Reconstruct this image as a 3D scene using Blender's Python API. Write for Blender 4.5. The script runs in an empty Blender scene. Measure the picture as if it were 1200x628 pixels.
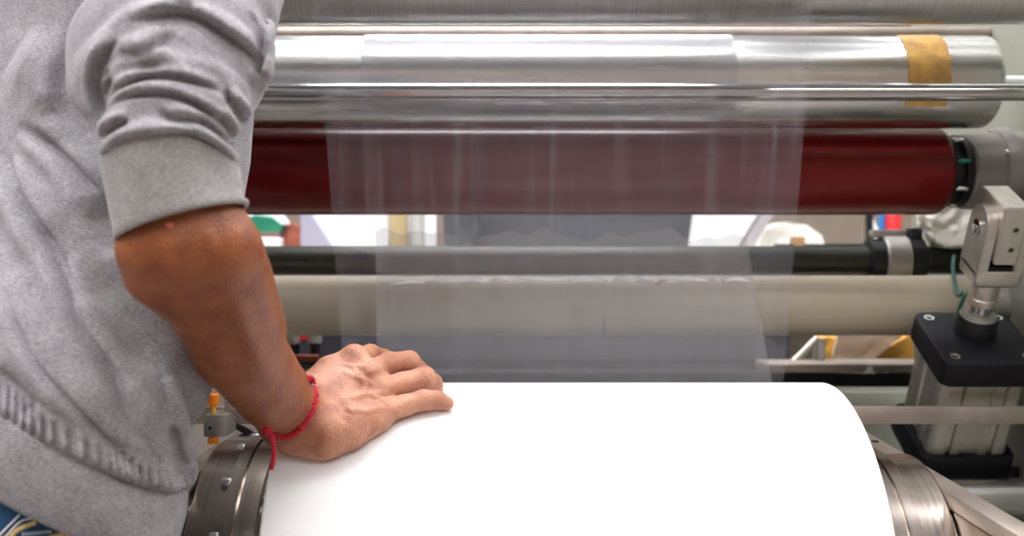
import bpy, bmesh, math, random
import numpy as np
from mathutils import Vector, Matrix
random.seed(4)
rng = np.random.RandomState(7)
H = 1.12                      # camera height above the floor
PI = math.pi
col = bpy.context.scene.collection

def P(px, py, d):             # a point of the place, measured from the photo, at distance d
    return Vector(((px-600)/1200*d, d, H-(py-314)/1200*d))

# ------------------------------------------------------------------ materials
def mat(name, c, rough=.5, metal=0., var=.0, vscale=(8, 8, 8), bump=0., bscale=(60, 60, 60), c2=None, **kw):
    m = bpy.data.materials.new(name); m.use_nodes = True
    nt = m.node_tree; b = nt.nodes['Principled BSDF']
    b.inputs['Base Color'].default_value = (*c, 1)
    b.inputs['Roughness'].default_value = rough
    b.inputs['Metallic'].default_value = metal
    for k, v in kw.items(): b.inputs[k].default_value = v
    def noise(sc, detail=4):
        tc = nt.nodes.new('ShaderNodeTexCoord'); mp = nt.nodes.new('ShaderNodeMapping')
        n = nt.nodes.new('ShaderNodeTexNoise'); mp.inputs['Scale'].default_value = sc
        n.inputs['Scale'].default_value = 1; n.inputs['Detail'].default_value = detail
        nt.links.new(tc.outputs['Object'], mp.inputs[0]); nt.links.new(mp.outputs[0], n.inputs['Vector'])
        return n
    if var or c2:
        n = noise(vscale); r = nt.nodes.new('ShaderNodeValToRGB')
        a = c2 if c2 else [x*(1-var) for x in c]; e = c if c2 else [min(1, x*(1+var)) for x in c]
        r.color_ramp.elements[0].position = .35; r.color_ramp.elements[1].position = .65
        r.color_ramp.elements[0].color = (*a, 1); r.color_ramp.elements[1].color = (*e, 1)
        nt.links.new(n.outputs[0], r.inputs[0]); nt.links.new(r.outputs[0], b.inputs['Base Color'])
        if var and metal > .5:
            mr = nt.nodes.new('ShaderNodeMapRange'); mr.inputs['To Min'].default_value = rough*.75; mr.inputs['To Max'].default_value = rough*1.3
            nt.links.new(n.outputs[0], mr.inputs[0]); nt.links.new(mr.outputs[0], b.inputs['Roughness'])
    if bump:
        n = noise(bscale, 3); bp = nt.nodes.new('ShaderNodeBump'); bp.inputs['Strength'].default_value = bump
        bp.inputs['Distance'].default_value = .002
        nt.links.new(n.outputs[0], bp.inputs['Height']); nt.links.new(bp.outputs[0], b.inputs['Normal'])
    return m

M = {}
M['brushed'] = mat('brushed_steel', (.56, .56, .53), .33, 1, .12, (400, 3, 3))
M['alu'] = mat('aluminium', (.74, .73, .72), .25, 1, .08, (5, 90, 90))
M['chrome'] = mat('polished_steel', (.55, .55, .55), .10, 1)
M['steel'] = mat('machined_steel', (.44, .38, .33), .24, 1, .10, (500, 6, 6))
M['bolt'] = mat('zinc_bolt', (.85, .86, .84), .25, 1)
M['dullsteel'] = mat('dull_steel', (.42, .36, .31), .45, .8, .12, (20, 20, 20))
M['castgrey'] = mat('grey_casting', (.36, .335, .30), .42, .5, .08)
M['clevis'] = mat('milled_aluminium', (.60, .56, .50), .36, .8, .08, (40, 40, 40))
M['red'] = mat('dark_red_rubber', (.135, .006, .006), .24, 0, .12, (3, 9, 9), bump=.04, bscale=(3, 70, 70))
M['redtop'] = M['red']
M['black'] = mat('black_paint', (.012, .012, .013), .38)
M['blackp'] = mat('black_anodised', (.005, .005, .007), .55, 0, bump=.08, bscale=(400, 400, 400))
M['pipe'] = mat('dark_green_pipe', (.035, .036, .030), .30, .4)
M['cream'] = mat('cream_rubber', (.56, .49, .37), .42, 0, .06, (2, 60, 60))
M['frame'] = mat('pale_green_paint', (.26, .265, .215), .45, 0, .05)
M['white'] = mat('white_film_roll', (.93, .93, .92), .45)
M['whitepl'] = mat('white_plastic', (.86, .86, .87), .5)
M['tape'] = mat('brown_packing_tape', (.62, .36, .10), .30, 0, c2=(.40, .23, .07), vscale=(60, 60, 60), bump=.6, bscale=(70, 70, 70))
M['teal'] = mat('teal_plastic', (.01, .25, .2), .3)
M['orange'] = mat('orange_plastic', (.95, .25, .01), .4)
M['yellow'] = mat('yellow_plastic', (.85, .45, .04), .5)
M['yelbag'] = mat('yellow_sack', (.72, .38, .05), .6, c2=(.5, .25, .04), vscale=(12, 12, 12))
M['tan'] = mat('tan_cloth', (.55, .40, .27), .8, c2=(.42, .30, .22), vscale=(14, 14, 14))
M['green'] = mat('green_cloth', (.01, .22, .12), .6)
M['brown'] = mat('brown_board', (.26, .14, .12), .6)
M['purple'] = mat('grey_violet_board', (.42, .40, .50), .6)
M['dark'] = mat('charcoal_cloth', (.055, .058, .068), .8)
M['darkbox'] = mat('slate_cover', (.05, .048, .062), .45, .3)
M['bag'] = mat('white_polythene', (.90, .86, .78), .35, bump=.5, bscale=(40, 40, 40))
M['redp'] = mat('red_plastic', (.65, .015, .02), .4)
M['blue'] = mat('blue_plastic', (.03, .2, .55), .4)
M['glass'] = mat('jar_glass', (.75, .76, .72), .1, 0, **{'Alpha': .55})
M['gold'] = mat('ochre_contents', (.5, .38, .18), .5)
M['wood'] = mat('brown_wood', (.33, .19, .08), .6)
M['wall'] = mat('wall_paint', (.34, .28, .22), .8, var=.04)
M['ceil'] = mat('ceiling_paint', (.72, .77, .86), .9)
M['floor'] = mat('concrete', (.20, .18, .17), .55, var=.12, vscale=(2, 2, 2))
M['cord'] = mat('red_cord', (.62, .012, .035), .75, c2=(.40, .005, .02), vscale=(500, 500, 500), bump=.9, bscale=(700, 700, 700))
M['hair'] = mat('black_hair', (.012, .009, .008), .45, bump=.6, bscale=(300, 300, 60))
M['shoe'] = mat('black_leather', (.02, .018, .017), .4)
M['stitchw'] = mat('white_thread', (.8, .8, .82), .7)
M['stitchy'] = mat('yellow_thread', (.72, .52, .20), .7, bump=.8, bscale=(400, 400, 400))
M['denim'] = mat('blue_denim', (.025, .12, .25), .85, c2=(.012, .055, .14), vscale=(60, 60, 25), bump=.7, bscale=(900, 900, 900))

for k_ in ('blackp', 'black', 'pipe', 'red'): M[k_].node_tree.nodes['Principled BSDF'].inputs['Specular IOR Level'].default_value = .28
def emit(name, c, s):
    m = bpy.data.materials.new(name); m.use_nodes = True; nt = m.node_tree; nt.nodes.clear()
    e = nt.nodes.new('ShaderNodeEmission'); o = nt.nodes.new('ShaderNodeOutputMaterial')
    e.inputs[0].default_value = (*c, 1); e.inputs[1].default_value = s
    nt.links.new(e.outputs[0], o.inputs[0]); return m

def fleece():
    m = bpy.data.materials.new('heather_grey_fleece'); m.use_nodes = True; nt = m.node_tree
    b = nt.nodes['Principled BSDF']; b.inputs['Roughness'].default_value = .95
    b.inputs['Sheen Weight'].default_value = .15
    tc = nt.nodes.new('ShaderNodeTexCoord'); mp = nt.nodes.new('ShaderNodeMapping'); mp.inputs['Scale'].default_value = (330, 330, 1100)
    mp.inputs['Rotation'].default_value = (0, .5, .3)
    n = nt.nodes.new('ShaderNodeTexNoise'); n.inputs['Scale'].default_value = 1; n.inputs['Detail'].default_value = 3; n.inputs['Roughness'].default_value = .65
    n2 = nt.nodes.new('ShaderNodeTexNoise'); n2.inputs['Scale'].default_value = 45; n2.inputs['Detail'].default_value = 3
    ad = nt.nodes.new('ShaderNodeMath'); ad.operation = 'MULTIPLY_ADD'; ad.inputs[1].default_value = .3
    r = nt.nodes.new('ShaderNodeValToRGB'); r.color_ramp.elements[0].position = .47; r.color_ramp.elements[1].position = .86
    r.color_ramp.elements[0].color = (.165, .156, .170, 1); r.color_ramp.elements[1].color = (.42, .40, .41, 1)
    nt.links.new(tc.outputs['Object'], mp.inputs[0]); nt.links.new(mp.outputs[0], n.inputs['Vector']); nt.links.new(tc.outputs['Object'], n2.inputs['Vector'])
    nt.links.new(n2.outputs[0], ad.inputs[0]); nt.links.new(n.outputs[0], ad.inputs[2])
    nt.links.new(ad.outputs[0], r.inputs[0]); nt.links.new(r.outputs[0], b.inputs['Base Color'])
    bp = nt.nodes.new('ShaderNodeBump'); bp.inputs['Strength'].default_value = .35; bp.inputs['Distance'].default_value = .001
    nt.links.new(n.outputs[0], bp.inputs['Height']); nt.links.new(bp.outputs[0], b.inputs['Normal'])
    return m
M['fleece'] = fleece()

def skin():
    m = bpy.data.materials.new('brown_skin'); m.use_nodes = True; nt = m.node_tree
    b = nt.nodes['Principled BSDF']; b.inputs['Roughness'].default_value = .46
    b.inputs['Subsurface Weight'].default_value = .12; b.inputs['Subsurface Radius'].default_value = (.012, .004, .002)
    b.inputs['Subsurface Scale'].default_value = .5
    at = nt.nodes.new('ShaderNodeAttribute'); at.attribute_name = 'tan'  # hand-to-forearm blend, also carrying bounce light painted into the hand
    tc = nt.nodes.new('ShaderNodeTexCoord')
    n = nt.nodes.new('ShaderNodeTexNoise'); n.inputs['Scale'].default_value = 55; n.inputs['Detail'].default_value = 5
    n2 = nt.nodes.new('ShaderNodeTexNoise'); n2.inputs['Scale'].default_value = 650; n2.inputs['Detail'].default_value = 2
    v = nt.nodes.new('ShaderNodeTexVoronoi'); v.inputs['Scale'].default_value = 480
    for q in (n, n2, v): nt.links.new(tc.outputs['Object'], q.inputs['Vector'])
    mx = nt.nodes.new('ShaderNodeMix'); mx.data_type = 'RGBA'
    mx.inputs[6].default_value = (.60, .29, .18, 1); mx.inputs[7].default_value = (.30, .090, .025, 1)  # paler hand: own tone plus bounce off the white roll, painted in
    nt.links.new(at.outputs['Fac'], mx.inputs[0])
    m2 = nt.nodes.new('ShaderNodeMix'); m2.data_type = 'RGBA'; m2.blend_type = 'MULTIPLY'
    r = nt.nodes.new('ShaderNodeValToRGB'); r.color_ramp.elements[0].position = .3; r.color_ramp.elements[1].position = .62
    r.color_ramp.elements[0].color = (.66, .52, .50, 1); r.color_ramp.elements[1].color = (1, 1, 1, 1)
    nt.links.new(n.outputs[0], r.inputs[0]); m2.inputs[0].default_value = 1
    nt.links.new(mx.outputs[2], m2.inputs[6]); nt.links.new(r.outputs[0], m2.inputs[7])
    nt.links.new(m2.outputs[2], b.inputs['Base Color'])
    ad = nt.nodes.new('ShaderNodeMath'); nt.links.new(n2.outputs[0], ad.inputs[0]); nt.links.new(v.outputs[0], ad.inputs[1])
    bp = nt.nodes.new('ShaderNodeBump'); bp.inputs['Strength'].default_value = .35; bp.inputs['Distance'].default_value = .0014
    nt.links.new(ad.outputs[0], bp.inputs['Height']); nt.links.new(bp.outputs[0], b.inputs['Normal'])
    return m
M['skin'] = skin()

def film(name, haze, tint=(.90, .88, .98), streak=.08, gl=.1):
    m = bpy.data.materials.new(name); m.use_nodes = True; nt = m.node_tree; nt.nodes.clear()
    o = nt.nodes.new('ShaderNodeOutputMaterial'); t = nt.nodes.new('ShaderNodeBsdfTransparent')
    t.inputs[0].default_value = (.97, .97, .98, 1)
    d = nt.nodes.new('ShaderNodeBsdfDiffuse'); d.inputs[0].default_value = (*tint, 1)
    tl = nt.nodes.new('ShaderNodeBsdfTranslucent'); tl.inputs[0].default_value = (*tint, 1)
    g = nt.nodes.new('ShaderNodeBsdfGlossy'); g.inputs['Roughness'].default_value = gl
    ms = nt.nodes.new('ShaderNodeMixShader'); ms.inputs[0].default_value = .3
    nt.links.new(d.outputs[0], ms.inputs[1]); nt.links.new(tl.outputs[0], ms.inputs[2])
    tc = nt.nodes.new('ShaderNodeTexCoord'); mp = nt.nodes.new('ShaderNodeMapping'); mp.inputs['Scale'].default_value = (90, 2, 4)
    n = nt.nodes.new('ShaderNodeTexNoise'); n.inputs['Scale'].default_value = 1; n.inputs['Detail'].default_value = 5
    nt.links.new(tc.outputs['Object'], mp.inputs[0]); nt.links.new(mp.outputs[0], n.inputs['Vector'])
    mr = nt.nodes.new('ShaderNodeMapRange'); mr.inputs['From Min'].default_value = .52; mr.inputs['From Max'].default_value = .8
    mr.inputs['To Min'].default_value = haze; mr.inputs['To Max'].default_value = haze+streak  # extra haze in streaks paints vertical highlights on the film
    nt.links.new(n.outputs[0], mr.inputs[0])
    m1 = nt.nodes.new('ShaderNodeMixShader'); nt.links.new(mr.outputs[0], m1.inputs[0])
    nt.links.new(t.outputs[0], m1.inputs[1]); nt.links.new(ms.outputs[0], m1.inputs[2])
    fr = nt.nodes.new('ShaderNodeFresnel'); fr.inputs[0].default_value = 1.45
    m2 = nt.nodes.new('ShaderNodeMixShader'); nt.links.new(fr.outputs[0], m2.inputs[0])
    nt.links.new(m1.outputs[0], m2.inputs[1]); nt.links.new(g.outputs[0], m2.inputs[2])
    nt.links.new(m2.outputs[0], o.inputs[0])
    return m
M['film'] = film('clear_film', .065, streak=.09)
M['film3'] = film('thin_clear_film', .10, streak=.06, gl=.5)
M['film2'] = film('milky_film', .23, (.95, .93, .93), .05)
M['film_glint'] = mat('film_fold_glint', (.97, .97, .98), .3, .75)  # near-metal finish for the highlight drawn along the film bend

# ------------------------------------------------------------------ mesh helpers
def link(name, me, m, parent=None, smooth=True):
    if m: me.materials.append(m)
    if smooth:
        for p in me.polygons: p.use_smooth = True
    o = bpy.data.objects.new(name, me); col.objects.link(o)
    if parent: o.parent = parent; o.matrix_parent_inverse = Matrix.Identity(4)
    return o

def sharp(me, deg=35):
    try: me.set_sharp_from_angle(angle=math.radians(deg))
    except Exception: pass

def thing(name, label, cat, group=None, loc=(0, 0, 0)):
    o = bpy.data.objects.new(name, None); col.objects.link(o); o.empty_display_size = .05
    o.location = loc; tag(o, label, cat, group); return o
def tag(o, label, cat, group=None, kind=None):
    o['label'] = label; o['category'] = cat
    if group: o['group'] = group
    if kind: o['kind'] = kind
    return o

def bm_new(): return bmesh.new()
def bm_obj(name, bm, m, parent=None, smooth=True, deg=35):
    bmesh.ops.recalc_face_normals(bm, faces=bm.faces)
    me = bpy.data.meshes.new(name); bm.to_mesh(me); bm.free()
    o = link(name, me, m, parent, smooth)
    if smooth: sharp(me, deg)
    if parent is None: return o
    # express the world-space mesh in the parent's frame
    if parent is not None:
        w = Matrix.Identity(4); q = parent
        while q: w = Matrix.LocRotScale(q.location, q.rotation_euler, q.scale) @ w; q = q.parent
        if not o.get('_local'): me.transform(w.inverted())
    return o

def box(bm, x0, x1, y0, y1, z0, z1, bev=.002, seg=2, mtx=None):
    r = bmesh.ops.create_cube(bm, size=1)
    vs = r['verts']
    bmesh.ops.scale(bm, vec=(x1-x0, y1-y0, z1-z0), verts=vs)
    bmesh.ops.translate(bm, vec=((x0+x1)/2, (y0+y1)/2, (z0+z1)/2), verts=vs)
    if bev:
        es = list({e for v in vs for e in v.link_edges})
        r2 = bmesh.ops.bevel(bm, geom=es, offset=bev, segments=seg, affect='EDGES', profile=.5)
        vs = list({v for f in r2['faces'] for v in f.verts} | {v for v in vs if v.is_valid})
        seen = set(vs); st = list(vs)
        while st:
            v = st.pop()
            for e in v.link_edges:
                w = e.other_vert(v)
                if w not in seen: seen.add(w); st.append(w)
        vs = list(seen)
    if mtx is not None: bmesh.ops.transform(bm, matrix=mtx, verts=vs)
    return vs

def lathe(bm, prof, mtx, n=64):
    """prof: (t, r) along local Z, closed at r=0 ends automatically; mtx places it."""
    rings = []
    for t, r in prof:
        if r <= 1e-6: rings.append([bm.verts.new(mtx @ Vector((0, 0, t)))])
        else: rings.append([bm.verts.new(mtx @ Vector((r*math.cos(2*PI*i/n), r*math.sin(2*PI*i/n), t))) for i in range(n)])
    for a, b in zip(rings, rings[1:]):
        if len(a) == 1 and len(b) == 1: continue
        for i in range(n):
            j = (i+1) % n
            if len(a) == 1: bm.faces.new((a[0], b[i], b[j]))
            elif len(b) == 1: bm.faces.new((a[i], a[j], b[0]))
            else: bm.faces.new((a[i], a[j], b[j], b[i]))
def XM(y, z): return Matrix.Translation((0, y, z)) @ Matrix.Rotation(PI/2, 4, 'Y')   # local Z -> world X
def rod(bm, x0, x1, y, z, r, rnd=.004, n=64):
    rnd = min(rnd, r*.6)
    pr = [(x0, 0), (x0, r-rnd)] + [(x0+rnd*(1-math.cos(a)), r-rnd*(1-math.sin(a))) for a in (.4, .8, 1.2, PI/2)]
    pr += [(x1-rnd*(1-math.cos(a)), r-rnd*(1-math.sin(a))) for a in (PI/2, 1.2, .8, .4)] + [(x1, r-rnd), (x1, 0)]
    lathe(bm, pr, XM(y, z), n)
def tube(bm, pts, rad, n=10, closed=False):
    pts = [Vector(p) for p in pts]
    rads = rad if isinstance(rad, (list, tuple)) else [rad]*len(pts)
    prev = None; rings = []
    for i, p in enumerate(pts):
        t = (pts[(i+1) % len(pts)] - pts[i-1]) if (closed or 0 < i < len(pts)-1) else (pts[1]-pts[0] if i == 0 else pts[-1]-pts[-2])
        t.normalize()
        if prev is None: prev = t.orthogonal().normalized()
        nrm = (prev - t*prev.dot(t)).normalized(); prev = nrm; bi = t.cross(nrm)
        rings.append([bm.verts.new(p + (nrm*math.cos(2*PI*k/n) + bi*math.sin(2*PI*k/n))*rads[i]) for k in range(n)])
    m = len(rings)
    for i in range(m if closed else m-1):
        a, b = rings[i], rings[(i+1) % m]
        for k in range(n): bm.faces.new((a[k], a[(k+1) % n], b[(k+1) % n], b[k]))
    if not closed: bm.faces.new(rings[0]); bm.faces.new(rings[-1])
def smooth_path(pts, n=8):
    pts = [Vector(p) for p in pts]; out = []
    q = [pts[0]*2-pts[1]] + pts + [pts[-1]*2-pts[-2]]
    for i in range(1, len(q)-2):
        for k in range(n):
            t = k/n; a, b, c, d = q[i-1], q[i], q[i+1], q[i+2]
            out.append(.5*((2*b)+(c-a)*t+(2*a-5*b+4*c-d)*t*t+(-a+3*b-3*c+d)*t**3))
    out.append(pts[-1]); return out
def cyl_between(bm, a, b, r, n=24, bev=.0008):
    a, b = Vector(a), Vector(b); L = (b-a).length
    m = Matrix.Translation(a) @ (b-a).to_track_quat('Z', 'Y').to_matrix().to_4x4()
    lathe(bm, [(0, 0), (0, r-bev), (bev, r), (L-bev, r), (L, r-bev), (L, 0)], m, n)

# ------------------------------------------------------------------ the hall
def shell(name, x0, x1, y0, y1, z0, z1, m):
    bm = bm_new(); box(bm, x0, x1, y0, y1, z0, z1, 0); o = bm_obj(name, bm, m, smooth=False); o['kind'] = 'structure'; return o
RX, RY0, RY1, RH = 4.5, -3.5, 6.0, 3.6
shell('floor', -RX, RX, RY0, RY1, -.1, 0, M['floor'])
shell('ceiling', -RX, RX, RY0, RY1, RH, RH+.1, M['ceil'])
shell('wall_left', -RX-.1, -RX, RY0, RY1, 0, RH, M['wall'])
shell('wall_right', RX, RX+.1, RY0, RY1, 0, RH, M['wall'])
shell('wall_back', -RX, RX, RY1, RY1+.1, 0, RH, M['wall'])
shell('wall_front', -RX, RX, RY0-.1, RY0, 0, RH, M['wall'])
lampm = emit('lamp_diffuser', (.97, .97, 1), 14)
def ceiling_lamp(x, y, w, l, name_label):
    t = thing('ceiling_lamp', name_label, 'lamp', 'ceiling lamps over the machine hall', (x, y, RH-.06))
    bm = bm_new(); box(bm, x-w/2-.02, x+w/2+.02, y-l/2-.02, y+l/2+.02, RH-.05, RH-.002, .004); bm_obj('lamp_housing', bm, M['whitepl'], t)
    bm = bm_new(); box(bm, x-w/2, x+w/2, y-l/2, y+l/2, RH-.058, RH-.048, .001); bm_obj('diffuser', bm, lampm, t)
for x in (-2.4, 0, 2.4):
    for y in (-2.2, .5, 1.7, 3.0):  # row behind the viewer is unseen fill, kept to light the front
        ceiling_lamp(x, y, 1.5, .55, 'long white fill lamp added behind the viewer to brighten the worker, unseen')

ceiling_lamp(-1.3, -.8, 1.5, .55, 'long white fill lamp added behind the viewer to brighten the worker, unseen')  # unseen lamp added as fill for the sweatshirt
# ------------------------------------------------------------------ machine: side frames
XL, XR = -.75, .70
def side_frame(x0, x1, label, name='machine_side_frame'):
    t = thing(name, label, 'machine frame', None, ((x0+x1)/2, 1.45, 0))
    bm = bm_new(); box(bm, x0, x1, 1.10, 1.80, 0, 1.75, .006); bm_obj('side_plate', bm, M['frame'], t)
    bm = bm_new(); box(bm, x0-.02, x1+.02, 1.08, 1.82, 0, .03, .004); bm_obj('foot_plate', bm, M['castgrey'], t)
    return t
fr_r = side_frame(XR, XR+.04, 'pale green painted machine side frame at the right edge')
fr_l = side_frame(XL-.04, XL, 'pale green painted machine side frame hidden behind the worker')

def roller(name, label, y, z, r, x0, x1, m, jr, m2, cat='roller', rnd=.006, body='roller_body', jx0=XL+.0005, jx1=XR-.0005):
    t = thing(name, label, cat, None, (0, y, z))
    bm = bm_new(); rod(bm, x0, x1, y, z, r, rnd, 96); bm_obj(body, bm, m, t)
    for a, b in ((jx0, x0), (x1, jx1)):
        bm = bm_new(); rod(bm, a, b, y, z, jr, .001, 40); bm_obj('journal', bm, m2, t)
    return t
# A: steel roller at the very top
AY, AZ, AR = 1.185, H+.3330, .0500
roller('steel_roller', 'dull brushed steel roller at the top edge, film running over it', AY, AZ, AR, XL+.02, XR-.01, M['brushed'], .02, M['chrome'])
# B: dull bar behind
pB = P(600, 37.5, 1.50)
bm = bm_new(); rod(bm, XL+.0005, XR-.0005, pB.y, pB.z, .0075, .001, 32)
t = thing('tie_bar', 'thin dull beige steel bar seen between the top roller and the taped roller', 'bar', None, tuple(pB))
bm_obj('bar_body', bm, M['dullsteel'], t)
# C: aluminium roller with tape
pC = P(600, 96.5, 1.33); CR = .0595
c = roller('aluminium_roller', 'shiny aluminium roller patched with brown packing tape near its right end', pC.y, pC.z, CR, XL+.06, .617, M['alu'], .0085, M['whitepl'], rnd=.010)
def tape_patch(x0, x1, a0, a1, cy, cz, r, parent, wob=.0007, lab=None):
    bm = bm_new(); n = 26; mseg = 10; g = []
    for i in range(n+1):
        a = a0+(a1-a0)*i/n; row = []
        for j in range(mseg+1):
            e = wob*math.sin(i*1.7+j)*(1 if j in (0, mseg) else 0)
            rr = r+.0004+.0005*abs(math.sin(i*.9+j*1.3))
            row.append(bm.verts.new((x0+(x1-x0)*j/mseg+e, cy-rr*math.cos(a), cz+rr*math.sin(a))))
        g.append(row)
    for i in range(n):
        for j in range(mseg): bm.faces.new((g[i][j], g[i][j+1], g[i+1][j+1], g[i+1][j]))
    o = bm_obj('adhesive_tape', bm, M['tape'], parent)
    if lab: o['label'] = lab
tape_patch(.492, .545, -.70, 2.0, pC.y, pC.z, CR, c, lab='wide brown tape band near the right end')
tape_patch(.452, .505, 1.35, 1.9, pC.y, pC.z, CR, c, lab='brown tape scrap on top')
tape_patch(-.345, -.318, -.60, .10, pC.y, pC.z, CR, c, lab='small brown tape square beside the sleeve')
# D: polished guide rod
pD = P(600, 108, 1.235)
t = thing('guide_rod', 'thin polished steel rod crossing in front of the taped roller', 'rod', None, tuple(pD))
bm = bm_new(); rod(bm, XL+.0005, XR-.0005, pD.y, pD.z, .0105, .001, 48); bm_obj('rod_body', bm, M['chrome'], t)
for x in (XL+.008, XR-.008):
    bm = bm_new(); rod(bm, x-.008, x+.008, pD.y, pD.z, .017, .002, 32); bm_obj('rod_collar', bm, M['castgrey'], t)
# E: red rubber roller
pE = P(600, 201, 1.40); ER = .0592
t = thing('rubber_roller', 'large dark red rubber-covered roller in the middle of the machine', 'roller', None, tuple(pE))
bm = bm_new(); rod(bm, XL+.08, .586, pE.y, pE.z, ER, .012, 96); bm_obj('rubber_cover', bm, M['red'], t)
bm = bm_new()
lathe(bm, [(.580, 0), (.580, .046), (.583, .0495), (.592, .0500), (.592, .043), (.602, .043), (.602, .0500), (.611, .0495), (.611, 0)], XM(pE.y, pE.z), 64)
bm_obj('roller_hub', bm, M['black'], t)
for k in range(8):
    a = 2*PI*k/8+.2
    bm = bm_new(); rod(bm, .589, .605, pE.y-.047*math.cos(a), pE.z+.047*math.sin(a), .0035, .0005, 12)
    o = bm_obj('hub_screw', bm, M['teal'] if k == 0 else M['bolt'], t)
bm = bm_new(); rod(bm, XL+.0005, XL+.08, pE.y, pE.z, .025, .001, 32); bm_obj('journal', bm, M['chrome'], t)
bm = bm_new(); rod(bm, .611, XR-.0005, pE.y, pE.z, .025, .001, 32); bm_obj('journal', bm, M['chrome'], t)
# bearing housing of E
t = thing('bearing_housing', 'round grey bearing housing at the right end of the red roller', 'bearing', None, (.66, pE.y, pE.z))
bm = bm_new(); lathe(bm, [(.613, .026), (.613, .048), (.616, .0515), (.652, .0525), (.655, .0575), (.664, .0600), (.670, .0600), (.672, .054), (.6995, .054), (.6995, .026)], XM(pE.y, pE.z), 72)
bm_obj('housing_body', bm, mat('dark_grey_casting', (.20, .185, .165), .5, .2), t)
for k in range(6):
    a = 2*PI*k/6+.4
    bm = bm_new(); rod(bm, .6505, .659, pE.y-.0545*math.cos(a), pE.z+.0545*math.sin(a), .003, .0005, 12); bm_obj('housing_screw', bm, M['bolt'], t)
# F: dark pipe with clamp
pF = P(600, 305, 1.54)
t = thing('dark_shaft', 'dark greenish-black shaft running above the cream roller', 'shaft', None, tuple(pF))
bm = bm_new(); rod(bm, XL+.0005, XR-.0005, pF.y, pF.z, .0215, .002, 48); bm_obj('shaft_body', bm, M['pipe'], t)
cx0, cx1 = (1032-600)/1200*1.54, (1060-600)/1200*1.54
sh_ = bpy.data.objects[[o.name for o in bpy.data.objects if o.name.startswith('dark_shaft')][0]]; t = sh_
bm = bm_new(); lathe(bm, [(cx0, .022), (cx0, .036), (cx0+.002, .038), (cx1-.002, .038), (cx1, .036), (cx1, .022), (cx0, .022)], XM(pF.y, pF.z), 48); t = bm_obj('shaft_clamp', bm, M['castgrey'], sh_); t['label'] = 'grey split clamp ring at the right'
bm = bm_new(); lathe(bm, [(cx0-.022, .022), (cx0-.020, .032), (cx0-.001, .033), (cx0-.001, .022)], XM(pF.y, pF.z), 40); bm_obj('black_flange', bm, M['black'], t)
bm = bm_new(); lathe(bm, [(cx1+.001, .022), (cx1+.001, .037), (cx1+.022, .036), (cx1+.026, .022)], XM(pF.y, pF.z), 40)
bm_obj('black_flange', bm, M['black'], t)
bm = bm_new(); box(bm, cx1+.002, cx1+.020, pF.y-.02, pF.y+.01, pF.z+.030, pF.z+.048, .003); bm_obj('clamp_ear', bm, M['black'], t)
bm = bm_new(); box(bm, cx0-.014, cx1, pF.y-.01, pF.y+.012, pF.z+.034, pF.z+.046, .002); bm_obj('clamp_bridge', bm, M['castgrey'], t)
# G: cream roller
pG = P(600, 358, 1.45)
roller('cream_roller', 'wide cream rubber roller in the lower middle, below the dark shaft', pG.y, pG.z, .0425, XL+.05, .650, M['cream'], .018, M['castgrey'], rnd=.004)
# dark inner cover (behind the film) and frame beams
pH = P(600, 396, 1.75)
t = thing('inner_cover', 'slate grey sheet-metal cover deep inside the machine, behind the film', 'cover', None, (0, 1.75, .9))
bm = bm_new(); box(bm, -.36, .462, 1.70, 1.76, 0, pH.z+.02, .006); bm_obj('cover_panel', bm, M['darkbox'], t)
bm = bm_new(); box(bm, -.35, .45, 1.695, 1.70, pH.z-.04, pH.z-.03, .001); bm_obj('cover_seam', bm, M['black'], t)
t = thing('lower_beam', 'dark cross beam with a light top face under the yellow sack', 'beam', None, (0, 1.62, .95))
zb = P(0, 437, 1.60).z
bm = bm_new(); box(bm, XL+.0005, XR-.0005, 1.60, 1.66, zb-.022, zb, .002); bm_obj('beam_body', bm, M['black'], t)
bm = bm_new(); box(bm, .40, XR, 1.60, 1.69, zb+.0, zb+.014, .002); bm_obj('beam_cap', bm, M['dullsteel'], t)
# I: flat crossbar
zi0, zi1 = P(0, 497, 1.29).z, P(0, 477, 1.29).z
t = thing('flat_crossbar', 'flat light steel crossbar passing in front of the pneumatic cylinder', 'bar', None, (0, 1.29, (zi0+zi1)/2))
bm = bm_new(); box(bm, -.52, XR, 1.29, 1.302, zi0, zi1, .001); bm_obj('bar_body', bm, M['dullsteel'], t)
# J: polished low shaft
pJ = P(600, 582, 1.335)
t = thing('low_shaft', 'bright polished steel shaft at lower right, behind the diagonal arm', 'shaft', None, tuple(pJ))
bm = bm_new(); rod(bm, XL+.0005, XR-.0005, pJ.y, pJ.z, .024, .002, 48); bm_obj('shaft_body', bm, M['alu'], t)
t = thing('cabinet', 'pale greenish cabinet seen low at right beneath the yellow sack', 'panel', None, (.5, 1.9, .5))
bm = bm_new(); box(bm, .30, .95, 1.86, 1.90, .0, zb-.03, .004); bm_obj('panel_face', bm, M['frame'], t)
bm = bm_new(); box(bm, .33, .92, 1.853, 1.862, .1, zb-.06, .002); bm_obj('panel_door', bm, M['frame'], t)

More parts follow.
